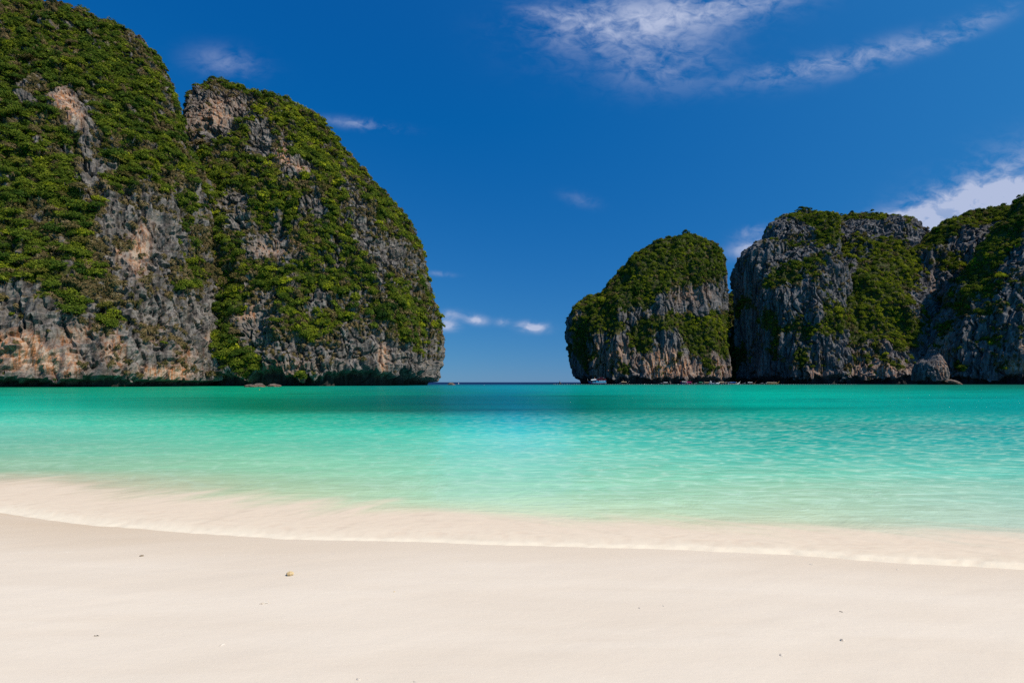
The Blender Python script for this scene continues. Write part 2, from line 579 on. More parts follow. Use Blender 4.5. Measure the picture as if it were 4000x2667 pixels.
    N2 = normals(P2) * sgn
    v = v + 0.32 * np.clip(N2[..., 2] - 0.15, -0.4, 0.7)
    v = v * (1 - sstep(nh * 1.6, nh * 0.9, z))
    vegf = sstep(0.36, 0.64, v).astype(np.float32)
    px2, py2 = to_px(P2)
    st = np.clip(soft(wpx, wpy, stain, 0.0), 0, 1.2)
    wet_and_shade = (1 - sstep(nh * 0.40, nh * 0.95, P2[..., 2] + 0.6 * pnoise(x / 2, y / 2, z / 2, seed + 31))) * 0.85  # wet foot of the rock and painted shade inside the notch
    nc = len(ph)
    V = P2.reshape(-1, 3)
    F = grid_faces(nv, nc, True)
    if sgn * 1 > 0:
        F = F[:, ::-1] if np.dot(np.cross(V[F[(nv // 2) * nc + nu // 2][1]] - V[F[(nv // 2) * nc + nu // 2][0]], V[F[(nv // 2) * nc + nu // 2][3]] - V[F[(nv // 2) * nc + nu // 2][0]]), (0, -1, 0)) < 0 else F
    me = mesh_from(name, V, F)
    attr(me, 'veg', vegf)
    attr(me, 'stain', st)
    attr(me, 'wet_and_shade', wet_and_shade)
    attr(me, 'warm', np.full(len(V), warm))
    o = obj(name, me, M_ROCK)
    tag(o, label, 'cliff', kind='structure')
    # cells for planting
    cc = slice(0, nu)
    A = np.linalg.norm(np.cross(np.roll(P2, -1, 1) - P2, np.concatenate([P2[1:] - P2[:-1], P2[-1:] - P2[-2:-1]], 0)), axis=-1)
    TERR.append(dict(name=name, P=P2[:, cc].reshape(-1, 3), N=N2[:, cc].reshape(-1, 3), v=v[:, cc].ravel(), st=st[:, cc].ravel(), A=A[:, cc].ravel(), sc=sc,
                     nh=nh[:, cc].ravel()))
    return o


HEAD_VEG = [(290, 440, 60, 100, -25, -1.1), (110, 360, 60, 45, 0, -0.6), (30, 500, 40, 70, 0, -0.4), (350, 660, 48, 130, 0, -0.95), (540, 200, 60, 60, 40, -0.35),
            (520, 970, 130, 220, 8, -0.75), (660, 900, 120, 180, 0, -0.35), (420, 850, 60, 130, 0, -0.55), (800, 780, 40, 120, -10, -0.4),
            (620, 1330, 330, 220, 0, -0.75), (120, 1330, 320, 150, 4, -1.05), (60, 1130, 110, 60, 20, -0.6), (830, 1280, 110, 180, 0, -0.55), (150, 830, 40, 70, 0, -0.3),
            (330, 1230, 160, 50, 20, 0.35), (430, 1255, 60, 50, 0, 0.5), (740, 1060, 60, 90, 0, 0.25)]
HEAD_STAIN = [(110, 1330, 150, 40, 4, 1.0), (120, 1400, 170, 45, 3, 1.1), (260, 1430, 60, 50, 0, 0.9), (640, 1455, 130, 30, 0, 1.2), (440, 1370, 40, 90, 0, 0.9),
              (545, 990, 45, 110, 5, 0.9), (475, 985, 14, 40, 0, 1.0), (280, 440, 40, 90, -25, 1.1), (720, 1390, 60, 45, 0, 0.6), (840, 1320, 30, 30, 0, 0.8), (600, 1300, 60, 40, 0, 0.4),
              (300, 1300, 90, 40, 0, 0.5)]
mound('left_headland', 'tall jungle covered limestone headland with orange streaked foot', 235, 92,
      [(-290, -560), (-185, -260), (-35, 0), (28, 150), (104, 312), (128, 505), (187, 582), (281, 640), (340, 684), (408, 716), (510, 738), (578, 750), (750, 806), (1000, 850),
       (1200, 893), (1400, 915), (1515, 905)], XL=-470, lean=95, bp=1.0, bq=1.0, nu=650, nv=345, seed=11, notch=(3.2, 5.0), big=8.0, veg=HEAD_VEG, vbase=0.63, stain=HEAD_STAIN)

PEAK_VEG = [(820, 450, 90, 120, 15, -1.0), (930, 420, 70, 60, 20, -0.6), (1040, 545, 80, 60, 25, -0.75), (1150, 665, 75, 45, 0, -0.65), (1000, 560, 60, 50, 0, -0.5),
            (930, 820, 60, 90, 0, -0.5), (1010, 940, 110, 70, 25, -0.8), (1120, 960, 70, 60, 0, -0.35), (1225, 800, 50, 60, 0, -0.6), (1380, 780, 50, 80, -20, -0.45),
            (1430, 900, 50, 110, -15, -0.6), (1545, 1010, 45, 110, -12, -0.45), (1610, 1080, 35, 130, -8, -0.4), (1480, 1030, 40, 80, 0, -0.4), (1250, 1180, 45, 55, 0, -0.7),
            (1000, 1260, 100, 120, 10, -0.85), (1200, 1390, 170, 60, 0, -0.75), (1350, 1330, 60, 90, 0, -0.6), (1480, 1370, 70, 100, 0, -0.55), (1640, 1430, 90, 60, 0, -0.85), (1560, 1420, 60, 60, 0, -0.5),
            (1700, 1330, 25, 60, 0, -0.4), (1290, 1240, 60, 60, 0, 0.3), (940, 1420, 70, 70, 0, 0.8), (1030, 1440, 60, 30, 0, 0.6)]
PEAK_STAIN = [(855, 440, 40, 60, 10, 0.8), (930, 400, 30, 40, 0, 0.4), (1100, 590, 30, 35, 0, 1.0), (1120, 650, 40, 25, 0, 1.0), (1180, 670, 30, 25, 0, 1.0), (1195, 945, 60, 35, 0, 1.1),
              (1040, 960, 60, 40, 0, 0.5), (1500, 1415, 25, 60, 0, 1.0), (950, 1210, 50, 40, 0, 0.8), (1100, 1430, 120, 30, 0, 0.4), (1000, 1480, 90, 20, 0, 0.7), (780, 480, 40, 60, 0, 0.4)]
mound('left_peak', 'steep green pyramid shaped limestone peak rising from dark sea caves', 300, 70,
      [(311, 842), (318, 885), (330, 940), (360, 1018), (417, 1118), (459, 1218), (544, 1322), (663, 1408), (757, 1478), (833, 1536), (901, 1592), (969, 1622), (1054, 1648), (1173, 1668), (1258, 1696),
       (1343, 1707), (1428, 1707), (1470, 1700), (1503, 1684)],
      left=[(311, 822), (325, 790), (366, 748), (408, 735), (600, 690), (900, 640), (1503, 560)], lean=46, bp=1.25, bq=0.75, nu=630, nv=350, seed=23, notch=(7.0, 7.0), big=8.0,
      veg=PEAK_VEG, vbase=0.61, stain=PEAK_STAIN)

ISLE_VEG = [(2690, 980, 240, 110, 0, 0.9), (2480, 1090, 130, 110, -35, 0.75), (2620, 1130, 200, 60, -10, 0.35), (2340, 1200, 60, 100, -10, 0.85), (2270, 1320, 50, 110, 5, 0.55), (2280, 1430, 30, 50, 0, 0.4),
            (2700, 1185, 130, 85, 0, -0.55), (2510, 1240, 120, 60, -15, -0.2), (2570, 1250, 150, 35, -12, 0.5), (2740, 1255, 130, 40, 0, 0.8), (2500, 1320, 45, 60, 20, 0.75), (2400, 1275, 35, 30, 0, 0.6),
            (2770, 1310, 70, 70, 30, 0.85), (2830, 1250, 30, 90, 10, 0.5), (2440, 1440, 18, 22, 0, 0.7), (2845, 1340, 25, 60, 0, 0.45), (2760, 1430, 25, 50, 0, 0.4), (2670, 1330, 40, 60, 0, 0.35)]
ISLE_STAIN = [(2630, 1440, 130, 45, 0, 0.95), (2580, 1400, 60, 40, 0, 0.6), (2800, 1440, 60, 60, 0, 0.6), (2700, 1150, 90, 40, 0, 0.45), (2430, 1390, 60, 60, 0, 0.45), (2350, 1400, 60, 80, 0, 0.4), (2260, 1250, 20, 25, 0, 0.6)]
mound('domed_sea_stack', 'domed limestone island with green cap standing in the gap of the bay', 520, 44,
      [(910, 2690), (927, 2752), (961, 2804), (1020, 2822), (1088, 2826), (1224, 2838), (1343, 2846), (1445, 2848), (1500, 2848)],
      left=[(910, 2668), (927, 2604), (961, 2519), (1020, 2451), (1071, 2408), (1131, 2368), (1156, 2300), (1199, 2255), (1250, 2222), (1310, 2215), (1394, 2226), (1480, 2245), (1500, 2252)],
      lean=26, bp=2.6, bq=0.6, nu=390, nv=275, vert=2.6, warm=0.35, seed=37, sc=1.45, notch=(6.0, 5.0), big=9.0, veg=ISLE_VEG, vbase=0.24, stain=ISLE_STAIN, flute=2.4, bed=0.6)

WALL_VEG = [(3080, 895, 110, 50, 0, -0.45), (2930, 1060, 60, 120, 0, -0.35), (3150, 985, 130, 36, 0, -0.3), (3000, 1160, 120, 40, 0, -0.3), (3120, 835, 130, 22, 0, 0.7), (3010, 890, 50, 40, 0, 0.4), (3240, 880, 60, 70, -30, 0.6), (3130, 930, 140, 40, -10, 0.45), (3050, 1085, 170, 34, -28, 0.85), (3200, 1000, 70, 40, 0, 0.55), (2900, 1190, 50, 50, 0, 0.6),
            (2900, 1060, 50, 40, 0, 0.3), (3020, 1260, 80, 50, 0, 0.5), (3030, 1370, 40, 60, 0, 0.45), (3120, 1400, 40, 60, 0, 0.5), (3150, 1280, 100, 40, 0, 0.5), (3200, 1130, 70, 40, 0, 0.3),
            (2890, 1400, 40, 50, 0, 0.7), (3250, 1250, 110, 60, -30, 0.6), (3220, 1440, 50, 40, 0, 0.4)]
SLOPE_VEG = [(3470, 1060, 150, 90, -25, 0.95), (3400, 1180, 150, 100, -30, 0.9), (3300, 1290, 130, 60, -20, 0.7), (3480, 1260, 110, 70, 0, 0.6), (3560, 1310, 60, 60, 0, 0.6), (3400, 930, 160, 45, 5, 0.12), (3300, 970, 110, 50, -15, 0.38), (3560, 900, 80, 50, 30, -0.4), (3330, 885, 110, 32, 0, -0.35), (3470, 880, 70, 30, 0, -0.3),
             (3520, 970, 110, 50, -20, 0.2), (3400, 840, 200, 18, 0, 0.6), (3350, 1420, 60, 40, 0, 0.35), (3550, 880, 60, 30, 40, 0.4), (3260, 1400, 50, 40, 0, 0.4), (3450, 1400, 60, 40, 0, 0.3)]
RIDGE_VEG = [(3560, 960, 40, 30, 0, 0.5), (3790, 930, 80, 60, -30, -0.4), (3640, 1060, 60, 120, 0, -0.3), (3700, 890, 110, 50, -25, 0.8), (3850, 840, 110, 40, -10, 0.65), (3620, 970, 60, 60, 0, 0.45), (3700, 1030, 60, 40, 0, 0.6), (3660, 1150, 60, 60, 0, 0.25), (3600, 1330, 60, 50, 0, 0.7), (3760, 1000, 40, 40, 0, 0.35)]
NEAR_VEG = [(4250, 700, 200, 120, -40, 0.7), (4500, 900, 200, 120, 0, 0.4), (3930, 900, 110, 60, -62, 0.9), (3830, 1030, 120, 55, -60, 0.9), (3860, 1110, 80, 50, -20, 0.7), (3740, 1190, 60, 40, -30, 0.6), (3970, 800, 50, 60, -50, 0.7), (3870, 1210, 90, 25, 0, 0.45), (3690, 1280, 50, 30, 0, 0.5),
            (3900, 1330, 60, 30, 0, 0.35), (3752, 1435, 24, 24, 0, 0.6), (3700, 1350, 35, 60, 0, 0.3), (3990, 1290, 60, 30, 0, 0.35)]
mound('grey_cliff_wall', 'sheer grey limestone tower with flat top beside the narrow cleft', 530, 62,
      [(816, 3150), (833, 3231), (845, 3262), (960, 3290), (1200, 3310), (1500, 3330)],
      left=[(816, 3120), (837, 3050), (867, 3006), (901, 2992), (944, 2976), (969, 2912), (1003, 2878), (1054, 2860), (1088, 2856), (1250, 2872), (1450, 2886), (1500, 2890)],
      lean=36, bp=2.2, bq=0.6, nu=340, nv=280, vert=2.6, warm=0.12, seed=51, sc=1.4, notch=(7.5, 6.0), big=9.0, veg=WALL_VEG, vbase=0.12, stain=[(3200, 1460, 60, 25, 0, 0.5), (3110, 1440, 30, 20, 0, 0.4)], flute=3.0)
mound('cleft_back_wall', 'dark green rock wall closing the narrow cleft beside the domed island', 650, 30,
      [(1135, 2876), (1170, 2935), (1300, 2960), (1500, 2980)], left=[(1135, 2856), (1170, 2800), (1300, 2780), (1500, 2770)], lean=14, bp=3, bq=0.5, nu=120, nv=160, back=30, vert=2.6, warm=0.12, seed=45, sc=1.5, notch=(2, 2), big=5.0, vbase=0.75)
mound('green_backed_cliff', 'long limestone hill with yellow green slope and grey crags', 552, 100,
      [(828, 3420), (830, 3465), (845, 3535), (859, 3586), (893, 3618), (950, 3632), (1100, 3650), (1500, 3700)],
      left=[(828, 3400), (829, 3320), (840, 3262), (900, 3170), (1100, 3030), (1300, 2970), (1500, 2930)], lean=44, bp=1.3, bq=0.75, nu=350, nv=270, vert=2.6, warm=0.12, seed=67, sc=1.4, notch=(7.0, 6.0), big=9.0,
      veg=SLOPE_VEG, vbase=0.14, stain=[(3400, 1420, 120, 50, 0, 0.5), (3520, 1440, 80, 40, 0, 0.5), (3440, 1330, 60, 40, 0, 0.3)], flute=2.8)
mound('bare_crag_ridge', 'grey crag ridge with bushy crest behind the shaded cliff', 522, 82,
      [(797, 4300), (800, 4330), (860, 4500), (1000, 4700), (1500, 4800)],
      left=[(797, 3950), (800, 3900), (814, 3843), (837, 3741), (852, 3703), (886, 3634), (930, 3585), (989, 3540), (1073, 3519), (1148, 3500), (1300, 3480), (1500, 3460)], lean=40, bp=1.8, bq=0.7, nu=330, nv=260, vert=2.6, warm=0.12, seed=71, sc=1.5,
      notch=(7, 6), big=9.0, veg=RIDGE_VEG, vbase=0.14, stain=[(3640, 1130, 40, 50, 0, 0.5)], flute=3.0)
mound('shaded_near_cliff', 'dark shaded limestone cliff with bushy ridge above the boulder', 455, 66,
      [(560, 4420), (600, 4520), (800, 4800), (1500, 5000)],
      left=[(560, 4380), (620, 4220), (700, 4030), (755, 3958), (825, 3900), (894, 3846), (964, 3800), (1043, 3758), (1128, 3704), (1183, 3688), (1247, 3654), (1322, 3634), (1397, 3622), (1503, 3616)],
      lean=30, bp=1.9, bq=0.7, nu=390, nv=290, vert=2.6, warm=0.12, seed=83, sc=1.3, notch=(5.5, 5.0), big=9.0, veg=NEAR_VEG, vbase=0.12, stain=[(3970, 1430, 50, 35, 0, 1.1), (3990, 1360, 40, 30, 0, 0.6), (3700, 1330, 25, 70, 0, 0.5)], flute=2.8)
mound('fluted_boulder', 'pale fluted limestone boulder leaning at the foot of the shaded cliff', 396, 11,
      [(1366, 3650), (1376, 3664), (1392, 3680), (1420, 3692), (1470, 3697), (1503, 3690)],
      left=[(1366, 3640), (1380, 3618), (1400, 3598), (1420, 3574), (1450, 3562), (1503, 3566)], lean=4, bp=2.6, bq=0.5, nu=120, nv=100, back=30, vert=2.0, warm=0.3, seed=91, sc=0.55, notch=(3.5, 3.0), big=4.0,
      vbase=-0.2, stain=[(3680, 1440, 22, 50, 0, 0.6)], flute=3.6, bed=0.4)

# ------------------------------------------------------------------ depth buffer over the cliffs
ZW, ZH = 1000, 667
zbuf = np.full((ZH + 1, ZW + 1), 1e9)
for T in TERR:
    px, py = to_px(T['P'])
    T['px'], T['py'] = px, py
    ix, iy = (px / 4).astype(int), (py / 4).astype(int)
    ok = (ix >= 0) & (ix < ZW) & (iy >= 0) & (iy < ZH)
    for ddx in (0, 1):
        for ddy in (0, 1):
            np.minimum.at(zbuf, (iy[ok] + ddy, ix[ok] + ddx), T['P'][ok, 1])
for T in TERR:
    ix, iy = np.clip((T['px'] / 4).astype(int), 0, ZW), np.clip((T['py'] / 4).astype(int), 0, ZH)
    T['vis'] = T['P'][:, 1] < zbuf[iy, ix] + 9.0
    T['in'] = (T['px'] > -700) & (T['px'] < 5000) & (T['py'] > -450)


def pick(px, py):
    """the visible cliff point nearest to a place in the photograph"""
    best = None
    for k, T in enumerate(TERR):
        q = (T['px'] - px) ** 2 + (T['py'] - py) ** 2 + np.where(T['vis'], 0, 1e6)
        i = int(q.argmin())
        if best is None or q[i] < best[0]:
            best = (q[i], k, i)
    return TERR[best[1]], best[2]


# ------------------------------------------------------------------ plants
def crown_mesh(name, seed, lobes=9, per=34, flat=0.8, leaf=0.15):
    rg = np.random.default_rng(seed)
    V, F, L = [], [], []
    for k in range(lobes):
        if k == 0:
            c, r = np.array([0, 0, 0.25 * flat]), 0.62
        else:
            an = rg.uniform(0, 2 * math.pi)
            rad = rg.uniform(0.35, 0.72)
            c = np.array([rad * math.cos(an), rad * math.sin(an), flat * rg.uniform(-0.15, 0.55) * (1.15 - rad)])
            r = rg.uniform(0.26, 0.46)
        tone = rg.uniform(0.25, 0.75)
        for j in range(int(per * (r / 0.4) ** 1.5)):
            d = rg.normal(size=3)
            d[2] = abs(d[2]) * 0.9 - 0.25
            d /= np.linalg.norm(d)
            p = c + d * r * np.array([1, 1, flat]) * rg.uniform(0.78, 1.12)
            nrm = d + rg.normal(size=3) * 0.55 + np.array([0, 0, 0.35])
            nrm /= np.linalg.norm(nrm)
            u = np.cross(nrm, rg.normal(size=3))
            u /= np.linalg.norm(u)
            w = np.cross(nrm, u)
            s = leaf * rg.uniform(0.6, 1.35)
            i0 = len(V)
            V += [p - u * s, p - w * s * 0.6, p + u * s, p + w * s * 0.6]
            F.append((i0, i0 + 1, i0 + 2, i0 + 3))
            L += [np.clip(tone + rg.normal() * 0.16, 0, 1)] * 4
    me = mesh_from(name, V, F)
    attr(me, 'lv', L)
    me.materials.append(M_LEAF)
    return me


def tuft_mesh(name, seed, blades=26):
    rg = np.random.default_rng(seed)
    V, F = [], []
    for k in range(blades):
        an = rg.uniform(0, 2 * math.pi)
        d = np.array([math.cos(an), math.sin(an), 0])
        t = np.array([-d[1], d[0], 0]) * rg.uniform(0.06, 0.12)
        l, h = rg.uniform(0.5, 1.0), rg.uniform(0.3, 0.75)
        a, b, c = d * 0.05, d * l * 0.5 + np.array([0, 0, h]), d * l + np.array([0, 0, h - rg.uniform(0.35, 0.9)])
        i0 = len(V)
        V += [a - t, a + t, b + t, b - t, c + t * 0.3, c - t * 0.3]
        F += [(i0, i0 + 1, i0 + 2, i0 + 3), (i0 + 3, i0 + 2, i0 + 4, i0 + 5)]
    me = mesh_from(name, V, F)
    me.materials.append(M_TUFT)
    return me


def trunk_mesh(name, seed):
    rg = np.random.default_rng(seed)
    V, F = [], []

    def tube(pts, rads, n=5):
        i0 = len(V)
        for (p, r) in zip(pts, rads):
            for k in range(n):
                a = 2 * math.pi * k / n
                V.append((p[0] + r * math.cos(a), p[1] + r * math.sin(a), p[2]))
        for s in range(len(pts) - 1):
            for k in range(n):
                F.append((i0 + s * n + k, i0 + s * n + (k + 1) % n, i0 + (s + 1) * n + (k + 1) % n, i0 + (s + 1) * n + k))
    b = rg.normal(size=2) * 0.12
    tube([(0, 0, -1.0), (b[0] * .5, b[1] * .5, -0.45), (b[0], b[1], 0.1), (0, 0, 0.5)], [0.085, 0.065, 0.05, 0.02])
    for k in range(4):
        a = rg.uniform(0, 2 * math.pi)
        x, y = math.cos(a), math.sin(a)
        tube([(b[0] * .6, b[1] * .6, -0.4 + 0.1 * k), (x * .35, y * .35, -0.1 + 0.1 * k), (x * .7, y * .7, 0.15 + 0.05 * k)], [0.04, 0.03, 0.012], 4)
    me = mesh_from(name, V, F)
    me.materials.append(M_BARK)
    return me


CROWNS = [crown_mesh('crown_leaves', 100 + i, lobes=8 + i % 4, per=34, flat=(0.9, 0.75, 1.0, 0.65, 0.85, 1.1)[i]) for i in range(6)]
BIGCROWNS = [crown_mesh('tree_crown', 200 + i, lobes=14 + i % 3, per=46, flat=(0.8, 0.95, 0.65, 0.85)[i], leaf=0.105) for i in range(4)]
TUFTS = [tuft_mesh('grass_tuft', 300 + i) for i in range(3)]
TRUNKS = [trunk_mesh('trunk', 400 + i) for i in range(3)]


def scatter(name, sources, P, Rot, S, idx, tint, label, cat):
    me = bpy.data.meshes.new(name)
    me.vertices.add(len(P))
    me.vertices.foreach_set('co', np.asarray(P, dtype=np.float32).ravel())
    attr(me, 'rot', Rot, 'FLOAT_VECTOR')
    attr(me, 'siz', S, 'FLOAT_VECTOR')
    attr(me, 'tint', tint)
    a = me.attributes.new('pick', 'INT', 'POINT')
    a.data.foreach_set('value', np.asarray(idx, dtype=np.int32))
    me.update()
    o = obj(name, me)
    tag(o, label, cat, kind='stuff')
    ng = bpy.data.node_groups.new(name, 'GeometryNodeTree')
    ng.interface.new_socket('Geometry', in_out='INPUT', socket_type='NodeSocketGeometry')
    ng.interface.new_socket('Geometry', in_out='OUTPUT', socket_type='NodeSocketGeometry')
    gi, go = ng.nodes.new('NodeGroupInput'), ng.nodes.new('NodeGroupOutput')
    ip = ng.nodes.new('GeometryNodeInstanceOnPoints')
    jn = ng.nodes.new('GeometryNodeGeometryToInstance')
    for s in reversed(sources):
        src = bpy.data.objects.new(s.name, s)
        oi = ng.nodes.new('GeometryNodeObjectInfo')
        oi.inputs['Object'].default_value = src
        ng.links.new(oi.outputs['Geometry'], jn.inputs[0])

    def named(nm, typ):
        nd = ng.nodes.new('GeometryNodeInputNamedAttribute')
        nd.data_type = typ
        nd.inputs['Name'].default_value = nm
        return nd.outputs[0]
    e2r = ng.nodes.new('FunctionNodeEulerToRotation')
    ng.links.new(named('rot', 'FLOAT_VECTOR'), e2r.inputs[0])
    ng.links.new(gi.outputs[0], ip.inputs['Points'])
    ng.links.new(jn.outputs[0], ip.inputs['Instance'])
    ip.inputs['Pick Instance'].default_value = True
    ng.links.new(named('pick', 'INT'), ip.inputs['Instance Index'])
    ng.links.new(e2r.outputs[0], ip.inputs['Rotation'])
    ng.links.new(named('siz', 'FLOAT_VECTOR'), ip.inputs['Scale'])
    ng.links.new(ip.outputs[0], go.inputs[0])
    md = o.modifiers.new('scatter', 'NODES')
    md.node_group = ng
    return o


plants = []       # (P, N, size, tint, px, py, vis, terrain)
tufts = []
DENS = {'left_headland': 0.46, 'left_peak': 0.42, 'domed_sea_stack': 0.17, 'grey_cliff_wall': 0.16, 'green_backed_cliff': 0.16, 'bare_crag_ridge': 0.15, 'shaded_near_cliff': 0.18, 'cleft_back_wall': 0.12}
SIZE = {'left_headland': (0.6, 3.5), 'left_peak': (0.6, 3.5), 'domed_sea_stack': (1.0, 3.3), 'grey_cliff_wall': (1.0, 3.2), 'green_backed_cliff': (1.0, 3.4), 'bare_crag_ridge': (1.1, 3.4), 'shaded_near_cliff': (1.0, 3.2), 'cleft_back_wall': (1.3, 3.4)}
YELLOW = {'left_headland': 0.44, 'left_peak': 0.50, 'domed_sea_stack': 0.52, 'grey_cliff_wall': 0.5, 'green_backed_cliff': 0.60, 'bare_crag_ridge': 0.5, 'shaded_near_cliff': 0.46, 'cleft_back_wall': 0.4}
for T in TERR:
    nm = T['name']
    if nm not in DENS:
        continue
    ok = T['in'] & (T['N'][:, 1] < 0.35)
    P, N, v = T['P'], T['N'], T['v']
    prob = np.where(ok, T['A'] * DENS[nm] * sstep(0.42, 0.72, v), 0)
    prob *= np.where(T['P'][:, 2] > T['nh'] * 1.25, 1, 0)
    hit = np.nonzero(RNG.random(len(prob)) < prob)[0]
    cl = fbm(P[hit, 0] / 14, P[hit, 1] / 14, P[hit, 2] / 14, 2, 505)
    lo, hi = SIZE[nm]
    size = lo + (hi - lo) * RNG.random(len(hit)) ** 2.9
    cl2 = fbm(P[hit, 0] / 45, P[hit, 1] / 45, P[hit, 2] / 45, 2, 515)
    tint = np.clip(YELLOW[nm] + 0.03 + 0.34 * cl + 0.25 * cl2 + RNG.normal(size=len(hit)) * 0.13, 0.02, 0.78)
    dry = (RNG.random(len(hit)) < 0.07 + 0.30 * sstep(0.05, 0.5, fbm(P[hit, 0] / 25, P[hit, 1] / 25, P[hit, 2] / 25, 2, 909)))
    tint = np.where(dry, RNG.uniform(0.84, 1.0, len(hit)), tint)
    for j, i in enumerate(hit):
        plants.append((P[i], N[i], size[j], tint[j], T['px'][i], T['py'][i], bool(T['vis'][i]), nm))
    # single trees that stand up along the skyline
    ixx, iyy = np.clip((T['px'] / 4).astype(int), 0, ZW), np.clip((T['py'] / 4).astype(int) - 3, 0, ZH)
    rim = np.nonzero(ok & T['vis'] & (zbuf[iyy, ixx] > 1e8) & (T['py'] > 20) & (T['px'] > 20) & (T['px'] < 3980) & (v > 0.3))[0]
    if len(rim):
        for i in RNG.choice(rim, min(len(rim), 26 if nm.startswith('left') else 18), replace=False):
            plants.append((P[i] + np.array([0, 0, RNG.uniform(0.3, 1.3) * T['sc']]), N[i], RNG.uniform(0.9, 1.9) * T['sc'], RNG.uniform(0.05, 0.45), T['px'][i], T['py'][i], bool(T['vis'][i]), nm))
    # dry grass on bare ledges
    td = 0.34 if nm.startswith('left') else 0.03
    low = 1.0 if nm != 'left_headland' else 2.2
    prob = np.where(ok & T['vis'], T['A'] * td * low * sstep(-0.15, 0.25, v) * (1 - sstep(0.55, 0.8, v)), 0) * np.where(P[:, 2] > T['nh'] * 1.5, 1, 0)
    prob *= sstep(-0.15, 0.25, fbm(P[:, 0] / 18, P[:, 1] / 18, P[:, 2] / 12, 3, 777))
    hit = np.nonzero(RNG.random(len(prob)) < prob)[0]
    for i in hit:
        tufts.append((P[i], N[i], RNG.uniform(0.6, 1.9) * (1 if nm.startswith('left') else 1.7), np.clip(RNG.normal(0.5, 0.25), 0, 1)))

# trees the photograph lets one pick out: row, column, size, tint
SPECIAL = [(1118, 1118, 5.2, 0.80, 'bright yellow green tree with feathery crown midway up the pyramid peak'),
           (1260, 1245, 5.0, 0.64, 'wide light green tree above the grey ledges of the pyramid peak'),
           (1571, 1330, 4.6, 0.74, 'bright rounded tree low on the seaward end of the pyramid peak'),
           (1650, 1345, 3.6, 0.80, 'vivid lime tree leaning out over the seaward tip of the pyramid peak'),
           (1512, 800, 3.2, 0.10, 'dark lone tree sticking out against the sky on the peak ridge'),
           (1050, 385, 3.4, 0.12, 'dark umbrella shaped tree on the crest of the pyramid peak'),
           (882, 325, 2.8, 0.10, 'dark round tree at the very summit of the pyramid peak'),
           (430, 1255, 3.0, 0.68, 'fresh green bush alone on the grassy ledge of the orange footed cliff'),
           (955, 1385, 4.0, 0.30, 'dark green tree filling the gully between headland and peak'),
           (1000, 1455, 4.0, 0.58, 'green bush hanging over the rocks at the gully mouth'),
           (640, 1350, 2.2, 0.60, 'small green bush above the pale orange overhang'),
           (2345, 1185, 6.5, 0.78, 'yellow green tree on the west shoulder of the domed island'),
           (2790, 1330, 7.0, 0.62, 'large green bush in the hollow of the domed island'),
           (2870, 1400, 6.5, 0.42, 'green tree in the dark cleft beside the domed island'),
           (3752, 1436, 4.6, 0.72, 'lone bright bush clinging to the shaded cliff beside the boulder'),
           (3912, 1088, 5.4, 0.80, 'bright yellow tree on the bushy ridge of the shaded cliff'),
           (3545, 1330, 6.0, 0.66, 'light green tree on the low slope left of the boulder'),
           (3275, 1220, 5.5, 0.78, 'pale yellow tree at the foot of the grassy hill slope')]


def plant_tree(P, N, size, tint, label, group, k):
    up = Vector((N[0] * 0.45, N[1] * 0.45, 1)).normalized()
    base = Vector(P) - Vector(N) * 0.15 * size
    t = empty('tree' if size > 1.8 else 'bush', base)
    t.rotation_euler = up.to_track_quat('Z', 'Y').to_euler()
    tag(t, label, 'tree' if size > 1.8 else 'bush', group)
    off = Vector((0, 0, 0.55 * size))
    cr = bpy.data.objects.new('crown', BIGCROWNS[k % 4])
    tr = bpy.data.objects.new('trunk', TRUNKS[k % 3])
    s = size * RNG.uniform(0.92, 1.08)
    for o in (cr, tr):
        COL.objects.link(o)
        o.parent = t
        o.location = off
        o.rotation_euler = (0, 0, RNG.uniform(0, 6.28))
    cr.scale = (s, s, s * RNG.uniform(0.85, 1.1))
    tr.scale = (s, s, s * 0.8)
    cr['tint'] = float(tint)
    return t


MARKS = [(60, 200, 'in dense jungle high on the headland'), (330, 230, 'under the headland skyline'), (560, 380, 'on the headland shoulder'), (170, 620, 'left of the orange rock scar'),
         (430, 560, 'right of the orange rock scar'), (690, 620, 'beside the skyline notch'), (80, 960, 'in the thick green headland patch'), (240, 1060, 'at the thick patch tip'),
         (520, 760, 'above the grey rock column'), (700, 900, 'in mid headland face'), (560, 1150, 'on dry headland ledges'), (800, 1000, 'along the gully between the two cliffs'),
         (860, 1250, 'near the foot of the gully'), (300, 1240, 'on the ledge above the orange foot'), (930, 380, 'near the summit of the peak'), (1130, 500, 'on the upper ridge of the peak'), (900, 620, 'below the bare summit wall'),
         (1100, 750, 'on the upper face of the peak'), (1330, 680, 'on the skyline slope of the peak'), (900, 950, 'beside the pale peak band'), (1250, 930, 'above the orange spot'), (1450, 860, 'on the seaward peak skyline'),
         (1100, 1120, 'around the bright yellow tree'), (1350, 1080, 'in mid seaward face'), (1560, 1080, 'on the seaward edge of the peak'), (1080, 1300, 'above the layered grey foot'),
         (1350, 1270, 'low on the seaward peak face'), (1620, 1300, 'above the seaward cave corner'), (1230, 1400, 'above the long dark cave'), (2690, 960, 'on the cap of the domed island'),
         (2450, 1090, 'on the sloping shoulder of the domed island'), (2300, 1280, 'on the seaward end of the domed island'), (2720, 1260, 'on the ledge across the domed island'), (3050, 1080, 'on the ledge of the grey tower'),
         (3120, 840, 'on the flat top of the grey tower'), (3420, 1130, 'on the yellow green hill slope'), (3400, 900, 'under the crest of the green backed hill'), (3740, 880, 'on the crest of the crag ridge'),
         (3870, 1000, 'on the bushy ridge of the shaded cliff'), (3700, 1250, 'on the face of the shaded cliff'), (3200, 1330, 'low on the grey tower')]


